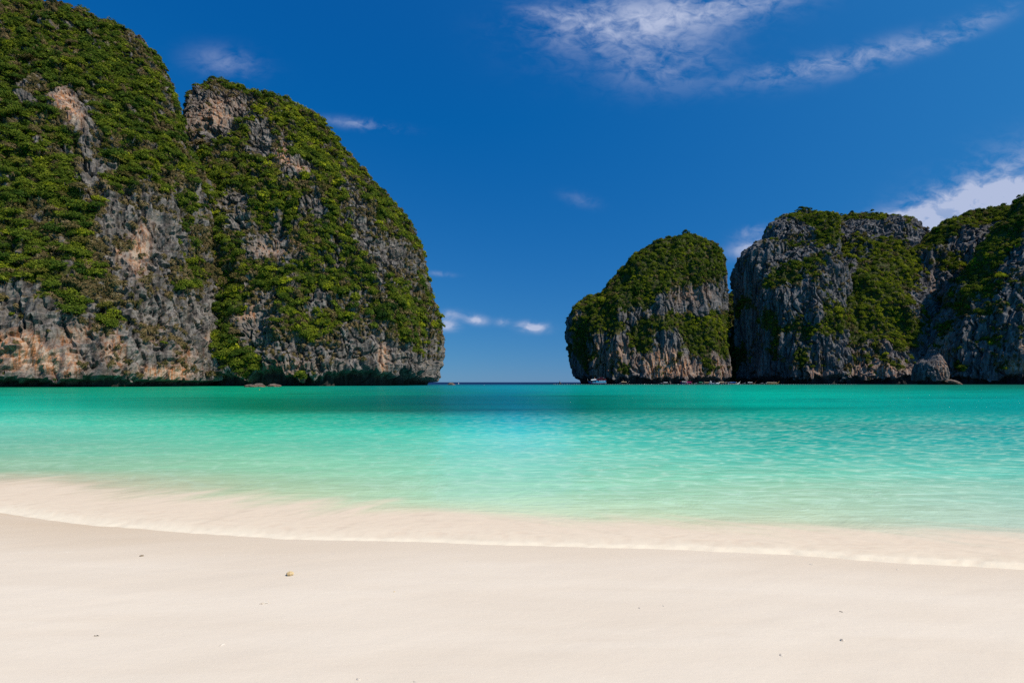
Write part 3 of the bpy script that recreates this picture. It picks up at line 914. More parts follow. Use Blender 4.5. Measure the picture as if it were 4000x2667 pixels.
def describe(px, py, size, tint):
    where = min(MARKS, key=lambda m: (m[0] - px) ** 2 + (m[1] - py) ** 2)[2]
    hue = ('blackish-green' if tint < 0.2 else 'dark-green' if tint < 0.38 else 'mid-green' if tint < 0.56 else 'light-green' if tint < 0.72 else 'yellow-green' if tint < 0.83 else 'dry-brown')
    kind = 'big tree' if size > 2.5 else 'tree' if size > 1.8 else 'bush'
    return f'{hue} {kind} {where}'


specials = []
for (px, py, size, tint, lab) in SPECIAL:
    T, i = pick(px, py)
    specials.append((T['P'][i].copy(), T['N'][i].copy(), size * 0.8, tint, lab))
order = sorted(range(len(plants)), key=lambda i: -(plants[i][2] / plants[i][0][1]) * (1 if plants[i][6] and 0 < plants[i][4] < 4000 and plants[i][5] > 0 else 0))
single = set(order[:280])
ORD = ['leftmost', 'second-from-left', 'third-from-left', 'fourth-from-left', 'fifth-from-left', 'sixth-from-left']
by_label = {}
for i in sorted(single):
    P, N, size, tint, px, py, vis, nm = plants[i]
    by_label.setdefault(describe(px, py, size, tint), []).append(i)
final = {}


def settle(lab, ids):
    if len(ids) == 1:
        final[ids[0]] = lab
    elif len(ids) > 6:
        ids = sorted(ids, key=lambda i: plants[i][5])
        h = len(ids) // 2
        settle('higher ' + lab, ids[:h])
        settle('lower ' + lab, ids[h:])
    else:
        for q, i in enumerate(sorted(ids, key=lambda i: plants[i][4])):
            final[i] = ORD[q] + ' ' + lab


for lab, ids in by_label.items():
    settle(lab, ids)
for k, i in enumerate(sorted(single)):
    P, N, size, tint, px, py, vis, nm = plants[i]
    lab = final[i]
    plant_tree(P, N, size * 1.08, tint, lab, 'trees and bushes on the cliffs', k)
for k, (P, N, size, tint, lab) in enumerate(specials):
    plant_tree(P, N, size, tint, lab, 'trees and bushes on the cliffs', k)

rest = [p for i, p in enumerate(plants) if i not in single]
Pp = np.array([p[0] - p[1] * 0.10 * p[2] for p in rest])
Nn = np.array([p[1] for p in rest])
Sz = np.array([p[2] for p in rest])
Pp[:, 2] += 0.22 * Sz
rot = np.empty((len(rest), 3))
for j in range(len(rest)):
    up = Vector((Nn[j, 0] * 0.7, Nn[j, 1] * 0.7, 1)).normalized()
    q = up.to_track_quat('Z', 'Y') @ Euler((0, 0, RNG.uniform(0, 6.28))).to_quaternion()
    rot[j] = q.to_euler()
S3 = np.stack([Sz, Sz, Sz * RNG.uniform(0.8, 1.15, len(Sz))], 1)
scatter('cliff_jungle', CROWNS, Pp, rot, S3, RNG.integers(0, len(CROWNS), len(rest)), np.array([p[3] for p in rest]), 'dense mixed green jungle covering the limestone cliffs round the bay', 'jungle')
Tp = np.array([p[0] for p in tufts])
trot = np.array([Vector((p[1][0], p[1][1], 0.7)).normalized().to_track_quat('Z', 'Y').to_euler() for p in tufts])
ts = np.array([p[2] for p in tufts])
scatter('dry_grass', TUFTS, Tp, trot, np.stack([ts] * 3, 1), RNG.integers(0, 3, len(tufts)), np.array([p[3] for p in tufts]), 'tan drooping dry grass growing on bare ledges of the cliffs', 'grass')
print('plants', len(plants), 'tufts', len(tufts))

# ------------------------------------------------------------------ sea and beach
_sx = np.array([0, 340, 714, 1088, 1530, 2041, 2551, 3061, 3571, 4000], dtype=float)
_sy = np.array([2007, 2054, 2080, 2109, 2116, 2134, 2147, 2168, 2206, 2226], dtype=float)
_SY = CAM_Z * FPX / (_sy - HOR)
_SX = (_sx - 2000) / FPX * _SY
_bx = np.array([0, 510, 1105, 1445, 1955, 2380, 2890, 3400, 4000], dtype=float)
_by = np.array([1868, 1925, 1945, 1972, 2018, 2035, 2052, 2062, 2080], dtype=float)
_BY = CAM_Z * FPX / (_by - HOR)
_BX = (_bx - 2000) / FPX * _BY


def shore_y(x):
    y = np.interp(x, _SX, _SY)
    y = y + np.where(x < _SX[0], (np.maximum(x, -30) - _SX[0]) * -0.16, 0) + np.where(x > _SX[-1], (np.minimum(x, 30) - _SX[-1]) * -0.07, 0)
    return y + 0.055 * pnoise(x * 0.9, 0 * x, 0 * x, 5) + 0.05 * np.abs(pnoise(x * 2.3, 0 * x, 0 * x, 6)) + 0.022 * pnoise(x * 7.0, 0 * x, 0 * x, 8)


def swash_y(x):
    y = np.interp(x, _BX, _BY)
    return y + np.where(x < _BX[0], (x - _BX[0]) * -0.15, 0)


def sand_z(x, y):
    s = y - np.interp(x, _SX, _SY) - np.where(x < _SX[0], (np.maximum(x, -30) - _SX[0]) * -0.16, 0)
    z = np.where(s < 0, -s * 0.052 + 0.0015 * s * s, -s * 0.085)
    z = np.minimum(z, 0.9)
    r = 0.010 * fbm(x * 0.35 + y * 0.2, y * 0.9 - x * 0.25, 0 * x, 3, 61) + 0.0045 * ridged((x + 0.9 * y) * 0.35, (y - 0.55 * x) * 2.1, 0 * x, 3, 63)
    return z + r * sstep(0.3, -0.8, s)


def ground_at(px, py):
    """where the view through a photograph pixel meets the sand"""
    Y = 4.0
    for _ in range(40):
        x = (px - 2000) / FPX * Y
        z = float(sand_z(np.array([x]), np.array([Y]))[0])
        Y = 0.5 * Y + 0.5 * (CAM_Z - z) * FPX / (py - HOR)
    x = (px - 2000) / FPX * Y
    return Vector((x, Y, float(sand_z(np.array([x]), np.array([Y]))[0])))


# sand
ys = np.concatenate([np.linspace(-60, -2, 20, endpoint=False), np.linspace(-2, 1.6, 30, endpoint=False), np.linspace(1.6, 10.5, 260), np.linspace(10.9, 40, 30)])
cs = np.concatenate([np.linspace(-9, -1.5, 30, endpoint=False), np.linspace(-1.5, 1.5, 300), np.linspace(1.5, 9, 31)[1:]])
X = cs[None, :] * (np.abs(ys)[:, None] * 0.75 + 2.2)
Y = np.repeat(ys[:, None], len(cs), 1)
Zs_ = sand_z(X, Y)
me = mesh_from('beach', np.stack([X, Y, Zs_], -1).reshape(-1, 3), grid_faces(len(ys), len(cs)), True)
sd = (Y - shore_y(X)).ravel()
attr(me, 'shore', sd)
xx_, yy_ = X.ravel(), Y.ravel()
attr(me, 'damp', np.clip(sstep(-1.1 - 0.9 * sstep(0, -6, xx_), 0.1, sd + 0.5 * fbm(xx_ * 0.5 + 0.3 * yy_, yy_ * 1.6 - 0.5 * xx_, 0 * xx_, 3, 71)) * (0.42 + 0.45 * sstep(-0.5, -6.5, xx_)), 0, 1))
m, t, b = mat_new('sand')
tc = t.n('ShaderNodeTexCoord').outputs['Object']
sh = t.n('ShaderNodeAttribute', attribute_name='shore').outputs['Fac']
strk = t.noise(t.mapping(tc, scale=(0.35, 1.9, 1), rot=(0, 0, R(-32))), 1.1, 5, 0.55, 0.4)
fineg = t.noise(tc, 260.0, 3, 0.7)
midg = t.noise(t.mapping(tc, scale=(1, 2.4, 1)), 9.0, 5, 0.7)
col = t.mix(t.smooth(strk, 0.32, 0.68), (0.762, 0.625, 0.468), (0.808, 0.674, 0.514))
col = t.mix(t.math('MULTIPLY', t.smooth(midg, 0.35, 0.75), 0.30), col, (0.76, 0.635, 0.475))
dmp = t.n('ShaderNodeAttribute', attribute_name='damp').outputs['Fac']
damp = t.math('MULTIPLY', dmp, t.math('MULTIPLY_ADD', strk, 0.8, 0.55), clamp=True)
col = t.mix(damp, col, (0.64, 0.485, 0.325))
col = t.mix(t.math('MULTIPLY', t.smooth(fineg, 0.56, 0.74), 0.12), col, (0.50, 0.40, 0.30))
t.put(b.inputs['Base Color'], col)
b.inputs['Roughness'].default_value = 0.85
b.inputs['Specular IOR Level'].default_value = 0.2
bm = t.n('ShaderNodeBump')
bm.inputs['Strength'].default_value = 0.35
bm.inputs['Distance'].default_value = 0.01
t.put(bm.inputs['Height'], t.math('ADD', t.math('MULTIPLY', fineg, 0.35), t.math('ADD', midg, t.math('MULTIPLY', strk, 1.5))))
t.put(b.inputs['Normal'], bm.outputs[0])
beach = obj('beach', me, m)
tag(beach, 'smooth pale sand beach sloping down to the turquoise water', kind='structure')

# water: rows follow the view rows so that near ripples are real relief
rows = np.concatenate([np.array([0.0, 0.012, 0.03, 0.055, 0.085, 0.12, 0.16]), 3600.0 / (np.linspace(2105, 1494.2, 380) - HOR) - 5.55])
rows = np.concatenate([rows[rows < 2400], np.array([2600, 3400, 5000, 8000, 14000, 26000, 50000])])
rows = np.unique(np.round(rows[rows >= 0], 4))
cs = np.concatenate([np.linspace(-4.5, -1.22, 40, endpoint=False), np.linspace(-1.22, 1.22, 430), np.linspace(1.22, 4.5, 41)[1:]])
X = cs[None, :] * (rows[:, None] + 6.3)
S = np.repeat(rows[:, None], len(cs), 1)
Y0 = shore_y(np.clip(X, -26, 26))
flat = sstep(60, 3, S)
Y = S + Y0 * flat + 5.5 * (1 - flat)
tt = X / np.maximum(Y, 1)
near = sstep(70, 12, S)
# ripples: long low crests running with the shore, sharpened
Xw = X + 0.35 * fbm(X * 0.5, Y * 0.5, 0 * X, 2, 200)
Yw = Y + 0.22 * Xw + 0.30 * fbm(X * 0.45, Y * 0.6, 0 * X + 3, 2, 201)
r1 = ridged(Xw * 0.95, Yw * 2.3, 0 * X, 3, 210, 0.55)
r2 = ridged(Xw * 2.4, Yw * 4.4, 0 * X + 7, 2, 215, 0.5)
r3 = fbm(Xw * 0.16, Yw * 0.55, 0 * X + 11, 3, 219)
amp = sstep(0.9, 6.0, S) * near
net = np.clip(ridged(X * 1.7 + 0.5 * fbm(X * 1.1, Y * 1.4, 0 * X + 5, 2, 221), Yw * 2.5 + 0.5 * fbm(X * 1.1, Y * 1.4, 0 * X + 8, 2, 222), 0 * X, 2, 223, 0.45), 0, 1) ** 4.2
caustic_f = net * sstep(0.7, 3.2, S) * near * (0.50 + 0.50 * sstep(-4, 4, X)) * sstep(30, 13, S)  # where the caustic light lines are painted, strongest to the right
Zw = amp * (0.011 * r1 + 0.003 * r2 - 0.005 * net) + 0.030 * r3 * sstep(2.0, 12.0, S) * near
W_ = np.maximum(swash_y(X) - Y0, 0.8)
fr = S / W_
# swash: thin milky sheet that climbs the sand
lip = sstep(0.0, 0.10, S)
tex = fbm(Xw * 2.2 - Y * 1.2, Y * 4.5 + Xw * 1.2, 0 * X, 4, 230)
tex2 = ridged(X * 5.0, Y * 8.0, 0 * X, 3, 232)
right = sstep(0.2, 3.5, X)
lace = ridged(X * 4.2 + 0.7 * tex, Y * 7.5 + 0.7 * tex, 0 * X, 3, 270, 0.6)
edge = np.exp(-((S - 0.13) / 0.13) ** 2)
thick = 0.004 + 0.006 * sstep(0.0, 0.5, S) + edge * (0.002 + 0.018 * right) * (0.65 + 0.5 * tex2)
sw = (1 - sstep(0.85, 1.3, fr))
Zw = Zw * (1 - 0.7 * sw) + sw * (0.006 * tex + 0.0035 * tex2 * sstep(0.9, 0.1, S) + 0.0040 * lace + thick * lip) - 0.012 * (1 - lip)
Zw = np.where(S > 900, 0.0, Zw)
Vw = np.stack([X, Y, Zw], -1)
me = mesh_from('sea', Vw.reshape(-1, 3), grid_faces(len(rows), len(cs)), True)

# colour of the water body over sand, weed and the deep channel
ROWS = [1495.5, 1501, 1503.6, 1512, 1535, 1560, 1600, 1640, 1680, 1730, 1780, 1850, 1920, 1990, 2060]
COLS = [0, 1000, 1700, 2000, 2300, 3000, 4000]
TAB = [
    [(0, 48, 88)] * 7,
    [(0, 66, 70), (0, 56, 74), (0, 56, 92), (0, 58, 96), (0, 52, 66), (0, 50, 56), (0, 52, 54)],
    [(0, 115, 95), (0, 125, 100), (0, 115, 124), (0, 124, 138), (0, 138, 124), (0, 140, 122), (0, 104, 92)],
    [(12, 135, 105), (0, 150, 116), (0, 128, 128), (0, 138, 150), (0, 150, 138), (0, 150, 128), (0, 118, 100)],
    [(0, 158, 132), (0, 158, 122), (0, 128, 118), (0, 126, 138), (0, 148, 134), (0, 168, 146), (0, 148, 134)],
    [(0, 164, 140), (0, 140, 106), (0, 112, 112), (0, 118, 132), (0, 130, 114), (0, 165, 144), (0, 150, 142)],
    [(30, 176, 152), (0, 138, 104), (0, 116, 110), (0, 126, 140), (0, 128, 112), (0, 158, 138), (0, 152, 144)],
    [(84, 190, 166), (28, 176, 142), (0, 160, 144), (0, 160, 166), (0, 156, 142), (0, 160, 142), (0, 158, 150)],
    [(104, 190, 166), (72, 190, 158), (56, 184, 162), (64, 184, 180), (30, 172, 156), (0, 162, 146), (0, 158, 154)],
    [(116, 188, 162), (100, 194, 162), (96, 192, 168), (104, 192, 180), (84, 188, 168), (34, 166, 150), (34, 164, 156)],
    [(128, 186, 158), (120, 194, 162), (118, 196, 170), (122, 196, 176), (112, 192, 168), (74, 176, 156), (74, 172, 160)],
    [(146, 184, 154), (138, 194, 160), (134, 198, 168), (136, 200, 172), (132, 198, 168), (116, 190, 162), (104, 184, 164)],
    [(190, 184, 160), (164, 194, 160), (154, 200, 168), (154, 202, 170), (148, 198, 166), (146, 194, 164), (136, 192, 170)],
    [(205, 190, 170), (180, 194, 164), (176, 198, 166), (172, 200, 168), (166, 196, 164), (164, 194, 164), (156, 194, 172)],
    [(208, 192, 172), (200, 192, 168), (192, 194, 166), (188, 196, 168), (182, 194, 164), (178, 194, 166), (172, 194, 174)]]
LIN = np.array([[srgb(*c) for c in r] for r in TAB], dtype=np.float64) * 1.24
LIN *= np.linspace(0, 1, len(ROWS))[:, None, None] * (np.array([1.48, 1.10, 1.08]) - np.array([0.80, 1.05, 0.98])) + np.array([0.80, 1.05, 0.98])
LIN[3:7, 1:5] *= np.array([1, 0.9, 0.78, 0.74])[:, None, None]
pyv = HOR + CAM_Z * FPX / np.maximum(Y, 1.0)
pyn = pyv + (pyv - HOR) * (0.20 * fbm(X * 0.012 * (1 + 20 / (Y + 5)), Y * 0.045 * (1 + 20 / (Y + 5)), 0 * X, 6, 240, 0.62) + 0.10 * fbm(X * 0.12, Y * 0.4, 0 * X, 3, 244) * sstep(80, 20, Y))
pxv = 2000 + FPX * np.clip(tt, -1, 1)
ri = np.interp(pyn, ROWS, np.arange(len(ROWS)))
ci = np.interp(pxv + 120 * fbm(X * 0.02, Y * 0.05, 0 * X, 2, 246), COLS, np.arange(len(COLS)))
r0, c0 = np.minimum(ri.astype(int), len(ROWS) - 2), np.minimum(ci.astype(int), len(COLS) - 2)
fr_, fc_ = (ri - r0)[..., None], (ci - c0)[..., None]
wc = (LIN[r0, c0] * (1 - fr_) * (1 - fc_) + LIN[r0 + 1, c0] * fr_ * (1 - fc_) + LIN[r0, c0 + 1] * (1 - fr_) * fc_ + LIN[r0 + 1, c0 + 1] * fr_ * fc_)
# patches of weed and rubble on the bottom
weed = sstep(0.12, 0.42, fbm(X * 0.045, Y * 0.13, 0 * X + 2, 4, 250)) * sstep(14, 26, Y) * sstep(420, 120, Y)
wc = wc * (1 - 0.30 * weed[..., None])
an = 0.98 - 1.5 * sstep(-2.0, 5.0, X)
along, across = X * np.cos(an) + Y * np.sin(an), -X * np.sin(an) + Y * np.cos(an)
wisp = fbm(along * 0.55, across * 2.1, 0 * X, 5, 260, 0.55)
wisp2 = fbm(along * 1.6, across * 8.5, 0 * X, 4, 266, 0.6)
# darker ripple hollows and a bright caustic-like net painted into the water colour
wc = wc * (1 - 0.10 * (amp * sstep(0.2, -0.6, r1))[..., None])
wc = wc + (np.array(srgb(222, 244, 218)) - wc) * (0.62 * caustic_f)[..., None]
milky = np.clip(1.34 - fr - 0.62 * wisp - 0.22 * wisp2, 0, 1)
milky = sstep(0.0, 0.75, milky)
sandc = np.array(srgb(229, 210, 186))
foamc = np.array(srgb(240, 226, 202))
wc = wc * (1 - milky[..., None]) + sandc * milky[..., None]
lacef = sstep(0.15, 0.75, lace) * sw * (0.25 + 0.55 * sstep(0.9, 0.0, S))
wc = wc + (foamc - wc) * (0.55 * lacef)[..., None]
streak = sstep(0.0, 0.55, wisp2 + 0.4 * tex) * milky * 0.09
wc = wc * (1 - streak[..., None])
fo = np.clip(np.exp(-((S - 0.05) / (0.10 + 0.12 * sstep(-1, -5, X))) ** 2) * (0.45 + 0.9 * tex2), 0, 1) * 0.8
wc = wc * (1 - fo[..., None]) + foamc * fo[..., None]
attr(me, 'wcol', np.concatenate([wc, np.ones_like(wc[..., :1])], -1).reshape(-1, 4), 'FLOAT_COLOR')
attr(me, 'milk', milky)
attr(me, 'offing', sstep(120, 700, S))
attr(me, 'far', sstep(4, 45, S))
m, t, b = mat_new('sea_water')
tc = t.n('ShaderNodeTexCoord').outputs['Object']
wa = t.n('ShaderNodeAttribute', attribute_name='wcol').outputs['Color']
mk = t.n('ShaderNodeAttribute', attribute_name='milk').outputs['Fac']
nA = t.noise(t.mapping(tc, scale=(0.30, 1, 1), rot=(0, 0, R(8))), 0.11, 6, 0.62, 0.3)
nB = t.noise(t.mapping(tc, scale=(0.6, 1, 1), rot=(0, 0, R(-6))), 1.3, 5, 0.66, 0.6)
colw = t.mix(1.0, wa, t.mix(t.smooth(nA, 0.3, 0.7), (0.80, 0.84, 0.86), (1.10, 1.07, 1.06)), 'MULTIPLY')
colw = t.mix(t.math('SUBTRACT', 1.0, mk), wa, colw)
off = t.n('ShaderNodeAttribute', attribute_name='offing').outputs['Fac']
bm = t.n('ShaderNodeBump')
bm.inputs['Strength'].default_value = 1.0
bm.inputs['Distance'].default_value = 0.32
calm = t.math('MULTIPLY_ADD', mk, -0.88, 1.0)
t.put(bm.inputs['Height'], t.math('MULTIPLY_ADD', t.math('MULTIPLY', nB, t.math('MULTIPLY_ADD', t.n('ShaderNodeAttribute', attribute_name='far').outputs['Fac'], 0.85, 0.13)), 1.0, t.math('MULTIPLY', nA, 1.0)))
bm2 = t.n('ShaderNodeBump')
bm2.inputs['Strength'].default_value = 0.5
bm2.inputs['Distance'].default_value = 0.02
t.put(bm2.inputs['Height'], t.noise(t.mapping(tc, scale=(0.6, 1, 1), rot=(0, 0, R(-14))), 9.0, 4, 0.6, 0.4))
t.put(bm2.inputs['Normal'], bm.outputs[0])
t.put(bm.inputs['Strength'], calm)
t.put(bm2.inputs['Strength'], t.math('MULTIPLY', calm, 0.25))
bm3 = t.n('ShaderNodeBump')
bm3.inputs['Distance'].default_value = 0.012
t.put(bm3.inputs['Strength'], t.math('MULTIPLY', mk, 0.40))
t.put(bm3.inputs['Height'], t.noise(t.mapping(tc, scale=(0.55, 1.5, 1), rot=(0, 0, R(-38))), 10.0, 6, 0.66, 0.8))
t.put(bm3.inputs['Normal'], bm2.outputs[0])
dif = t.n('ShaderNodeBsdfDiffuse')
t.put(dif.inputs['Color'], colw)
t.put(dif.inputs['Normal'], bm3.outputs[0])
gl = t.n('ShaderNodeBsdfGlossy')
t.put(gl.inputs['Roughness'], t.math('MULTIPLY_ADD', off, 0.25, 0.15))
t.put(gl.inputs['Normal'], bm2.outputs[0])
fr_n = t.n('ShaderNodeFresnel')
fr_n.inputs['IOR'].default_value = 1.333
t.put(fr_n.inputs['Normal'], bm2.outputs[0])
# choppy water never mirrors at full grazing strength: wave faces tilt towards the viewer
ff = t.math('MINIMUM', t.math('MULTIPLY', fr_n.outputs[0], 0.5), 0.26)
ff = t.math('MULTIPLY', ff, t.math('MULTIPLY', t.math('MULTIPLY_ADD', mk, -0.85, 1.0), t.math('MULTIPLY_ADD', off, -0.75, 1.0)))
mxs = t.n('ShaderNodeMixShader')
t.put(mxs.inputs[0], ff)
t.put(mxs.inputs[1], dif.outputs[0])
t.put(mxs.inputs[2], gl.outputs[0])
t.put(m.node_tree.nodes['Material Output'].inputs[0], mxs.outputs[0])
sea = obj('sea', me, m)
tag(sea, 'clear turquoise bay water with a milky sandy swash along the beach', kind='structure')

#ENDBEACH
# ------------------------------------------------------------------ boats, swimmers, buoys, beach finds
class MB:
    """collects simple shapes into one mesh"""
    def __init__(self):
        self.v, self.f = [], []

    def box(self, c, s, taper=1.0):
        i = len(self.v)
        for z in (-1, 1):
            k = taper if z > 0 else 1.0
            for x, y in ((-1, -1), (1, -1), (1, 1), (-1, 1)):
                self.v.append((c[0] + x * s[0] / 2 * k, c[1] + y * s[1] / 2 * k, c[2] + z * s[2] / 2))
        self.f += [(i, i + 3, i + 2, i + 1), (i + 4, i + 5, i + 6, i + 7), (i, i + 1, i + 5, i + 4), (i + 1, i + 2, i + 6, i + 5), (i + 2, i + 3, i + 7, i + 6), (i + 3, i, i + 4, i + 7)]
        return self

    def tube(self, pts, r, n=6, r2=None):
        i = len(self.v)
        pts = [Vector(p) for p in pts]
        for k, p in enumerate(pts):
            d = (pts[min(k + 1, len(pts) - 1)] - pts[max(k - 1, 0)]).normalized()
            q = d.to_track_quat('Z', 'Y')
            rr = r if r2 is None else r + (r2 - r) * k / (len(pts) - 1)
            for j in range(n):
                a = 2 * math.pi * j / n
                self.v.append(tuple(p + q @ Vector((rr * math.cos(a), rr * math.sin(a), 0))))
        for k in range(len(pts) - 1):
            for j in range(n):
                self.f.append((i + k * n + j, i + k * n + (j + 1) % n, i + (k + 1) * n + (j + 1) % n, i + (k + 1) * n + j))
        self.f.append(tuple(i + j for j in reversed(range(n))))
        self.f.append(tuple(i + (len(pts) - 1) * n + j for j in range(n)))
        return self

    def loft(self, secs, close=True):
        i, n = len(self.v), len(secs[0])
        for s in secs:
            self.v += [tuple(p) for p in s]
        for k in range(len(secs) - 1):
            for j in range(n if close else n - 1):
                self.f.append((i + k * n + j, i + k * n + (j + 1) % n, i + (k + 1) * n + (j + 1) % n, i + (k + 1) * n + j))
        if close:
            self.f.append(tuple(i + j for j in reversed(range(n))))
            self.f.append(tuple(i + (len(secs) - 1) * n + j for j in range(n)))
        return self

    def mesh(self, name):
        me = bpy.data.meshes.new(name)
        me.from_pydata(self.v, [], self.f)
        me.update()
        return me

    def build(self, name, mat, parent=None):
        return obj(name, self.mesh(name), mat, parent)


def paint(name, c, rough=0.35):
    return plain(name, c, rough, 0.4)


C_WOOD = plain('boat_wood', (0.16, 0.075, 0.035), 0.55)
C_DARK = plain('dark_wood', (0.035, 0.028, 0.024), 0.6)
C_STEEL = plain('steel', (0.32, 0.33, 0.35), 0.4, 0.5)
C_WHITE = paint('white_paint', (0.86, 0.86, 0.84))
C_CREAM = plain('cream_canvas', (0.62, 0.52, 0.34), 0.8)
C_BEIGE = plain('beige_canvas', (0.60, 0.45, 0.27), 0.85)
C_RED = paint('red_paint', (0.42, 0.045, 0.03))
C_PINK = plain('pink_canvas', (0.62, 0.035, 0.21), 0.7)
C_BLUE = plain('blue_canvas', (0.03, 0.20, 0.62), 0.7)
C_NAVY = paint('navy_paint', (0.018, 0.04, 0.22))
C_CYAN = paint('cyan_paint', (0.05, 0.45, 0.66))
C_GREEN = plain('green_canvas', (0.05, 0.36, 0.18), 0.7)
C_YELL = paint('yellow_paint', (0.66, 0.50, 0.05))
C_GREYC = plain('grey_canvas', (0.10, 0.11, 0.12), 0.8)
C_BLACK = plain('black_rubber', (0.012, 0.012, 0.013), 0.5)
C_GLASS = plain('dark_glass', (0.02, 0.03, 0.04), 0.08, 0.6)
C_SKIN = plain('skin', (0.50, 0.29, 0.19), 0.6)
C_HAIR = plain('dark_hair', (0.02, 0.015, 0.012), 0.6)
C_ORANGE = plain('orange_foam', (0.75, 0.17, 0.03), 0.7)
C_FLOATW = plain('white_float', (0.72, 0.70, 0.66), 0.5)
C_ROPE = plain('rope', (0.25, 0.23, 0.19), 0.9)


def hull_secs(L, B, n=13, rise=2.0, free=0.55, draft=0.3, stern=0.62):
    out, inn = [], []
    for k in range(n):
        s = k / (n - 1)
        w = B / 2 * (stern + (1 - stern) * math.sin(min(s / 0.45, 1) * math.pi / 2)) * (1 - max(0, (s - 0.5) / 0.5) ** 2.2) + 0.03
        g = free + rise * max(0, (s - 0.55) / 0.45) ** 2.9 + 0.12 * (1 - s) ** 3
        kz = -draft + (g + draft) * 0.86 * max(0, (s - 0.72) / 0.28) ** 2.2
        x = -L / 2 + L * s
        out.append([(x, -w, g), (x, -w * 0.82, (g + kz * 2) / 3), (x, 0, kz), (x, w * 0.82, (g + kz * 2) / 3), (x, w, g), (x, w * 0.8, g - 0.06), (x, 0, g - 0.16), (x, -w * 0.8, g - 0.06)])
        inn.append((x, w, g))
    return out, inn


def longtail(px, Y, L, rz, label, canopy=C_WHITE, span=(-0.25, 0.2), top=1.75, hull=C_WOOD, stripe=C_YELL, ribbon=C_RED, engine=True):
    t = empty('longtail_boat', at(px, Y, z=0.0), rz)
    tag(t, label, 'boat', 'boats moored under the far cliffs')
    secs, gun = hull_secs(L, 1.9)
    MB().loft(secs).build('hull', hull, t)
    for sgn in (-1, 1):
        m_ = MB()
        m_.loft([[(x, sgn * (w + 0.025), g - 0.02), (x, sgn * (w + 0.035), g - 0.16), (x, sgn * (w * 0.97), g - 0.16), (x, sgn * (w * 0.97), g - 0.02)] for (x, w, g) in gun])
        m_.build('gunwale_stripe', stripe, t)
    xp, wp, gp = gun[-1]
    MB().tube([(xp - 0.25, 0, gp - 0.5), (xp, 0, gp), (xp + 0.22, 0, gp + 0.62)], 0.11, 6, 0.06).build('prow_post', C_DARK, t)
    rb = MB()
    for j in range(4):
        rb.tube([(xp + 0.04 + 0.05 * j, 0, gp + 0.12 + 0.07 * j), (xp + 0.06 + 0.05 * j, 0, gp + 0.19 + 0.07 * j)], 0.15, 7)
    rb.tube([(xp + 0.1, 0.14, gp + 0.2), (xp + 0.02, 0.2, gp - 0.25), (xp - 0.05, 0.16, gp - 0.7)], 0.07, 5)
    rb.build('prow_ribbons', ribbon, t)
    x0, x1 = span[0] * L, span[1] * L
    cm = MB()
    cs_ = []
    for k in range(9):
        x = x0 + (x1 - x0) * k / 8
        up = [(x, -0.95 + 1.9 * j / 8, top + 0.22 * math.sin(math.pi * j / 8) + 0.03 * math.sin(k * 2.1 + j)) for j in range(9)]
        cs_.append(up + [(p[0], p[1], p[2] - 0.07) for p in reversed(up)])
    cm.loft(cs_)
    cm.build('canopy', canopy, t)
    for x in (x0 + 0.1, (x0 + x1) / 2, x1 - 0.1):
        for y in (-0.85, 0.85):
            MB().tube([(x, y * 0.92, 0.4), (x, y, top)], 0.035, 5).build('canopy_post', C_STEEL, t)
    for x in (-0.2 * L, 0.0, 0.15 * L):
        MB().box((x, 0, 0.48), (0.35, 1.5, 0.06)).build('bench', C_WOOD, t)
    if engine:
        e = MB().box((-L / 2 + 0.35, 0, 1.0), (0.95, 0.5, 0.5), 0.8)
        e.tube([(-L / 2 + 0.1, 0.12, 1.2), (-L / 2 + 0.1, 0.12, 1.55)], 0.06)
        eo = e.build('engine', C_STEEL, t)
        MB().tube([(-L / 2 - 0.1, 0, 1.0), (-L / 2 - 1.4, 0, 0.62), (-L / 2 - 2.7, 0, 0.2)], 0.06, 5, 0.04).build('propeller_shaft', C_STEEL, eo)
        MB().tube([(-L / 2 + 0.6, 0, 1.2), (-L / 2 + 1.5, 0.1, 1.45)], 0.035, 5).build('tiller', C_STEEL, eo)
    return t


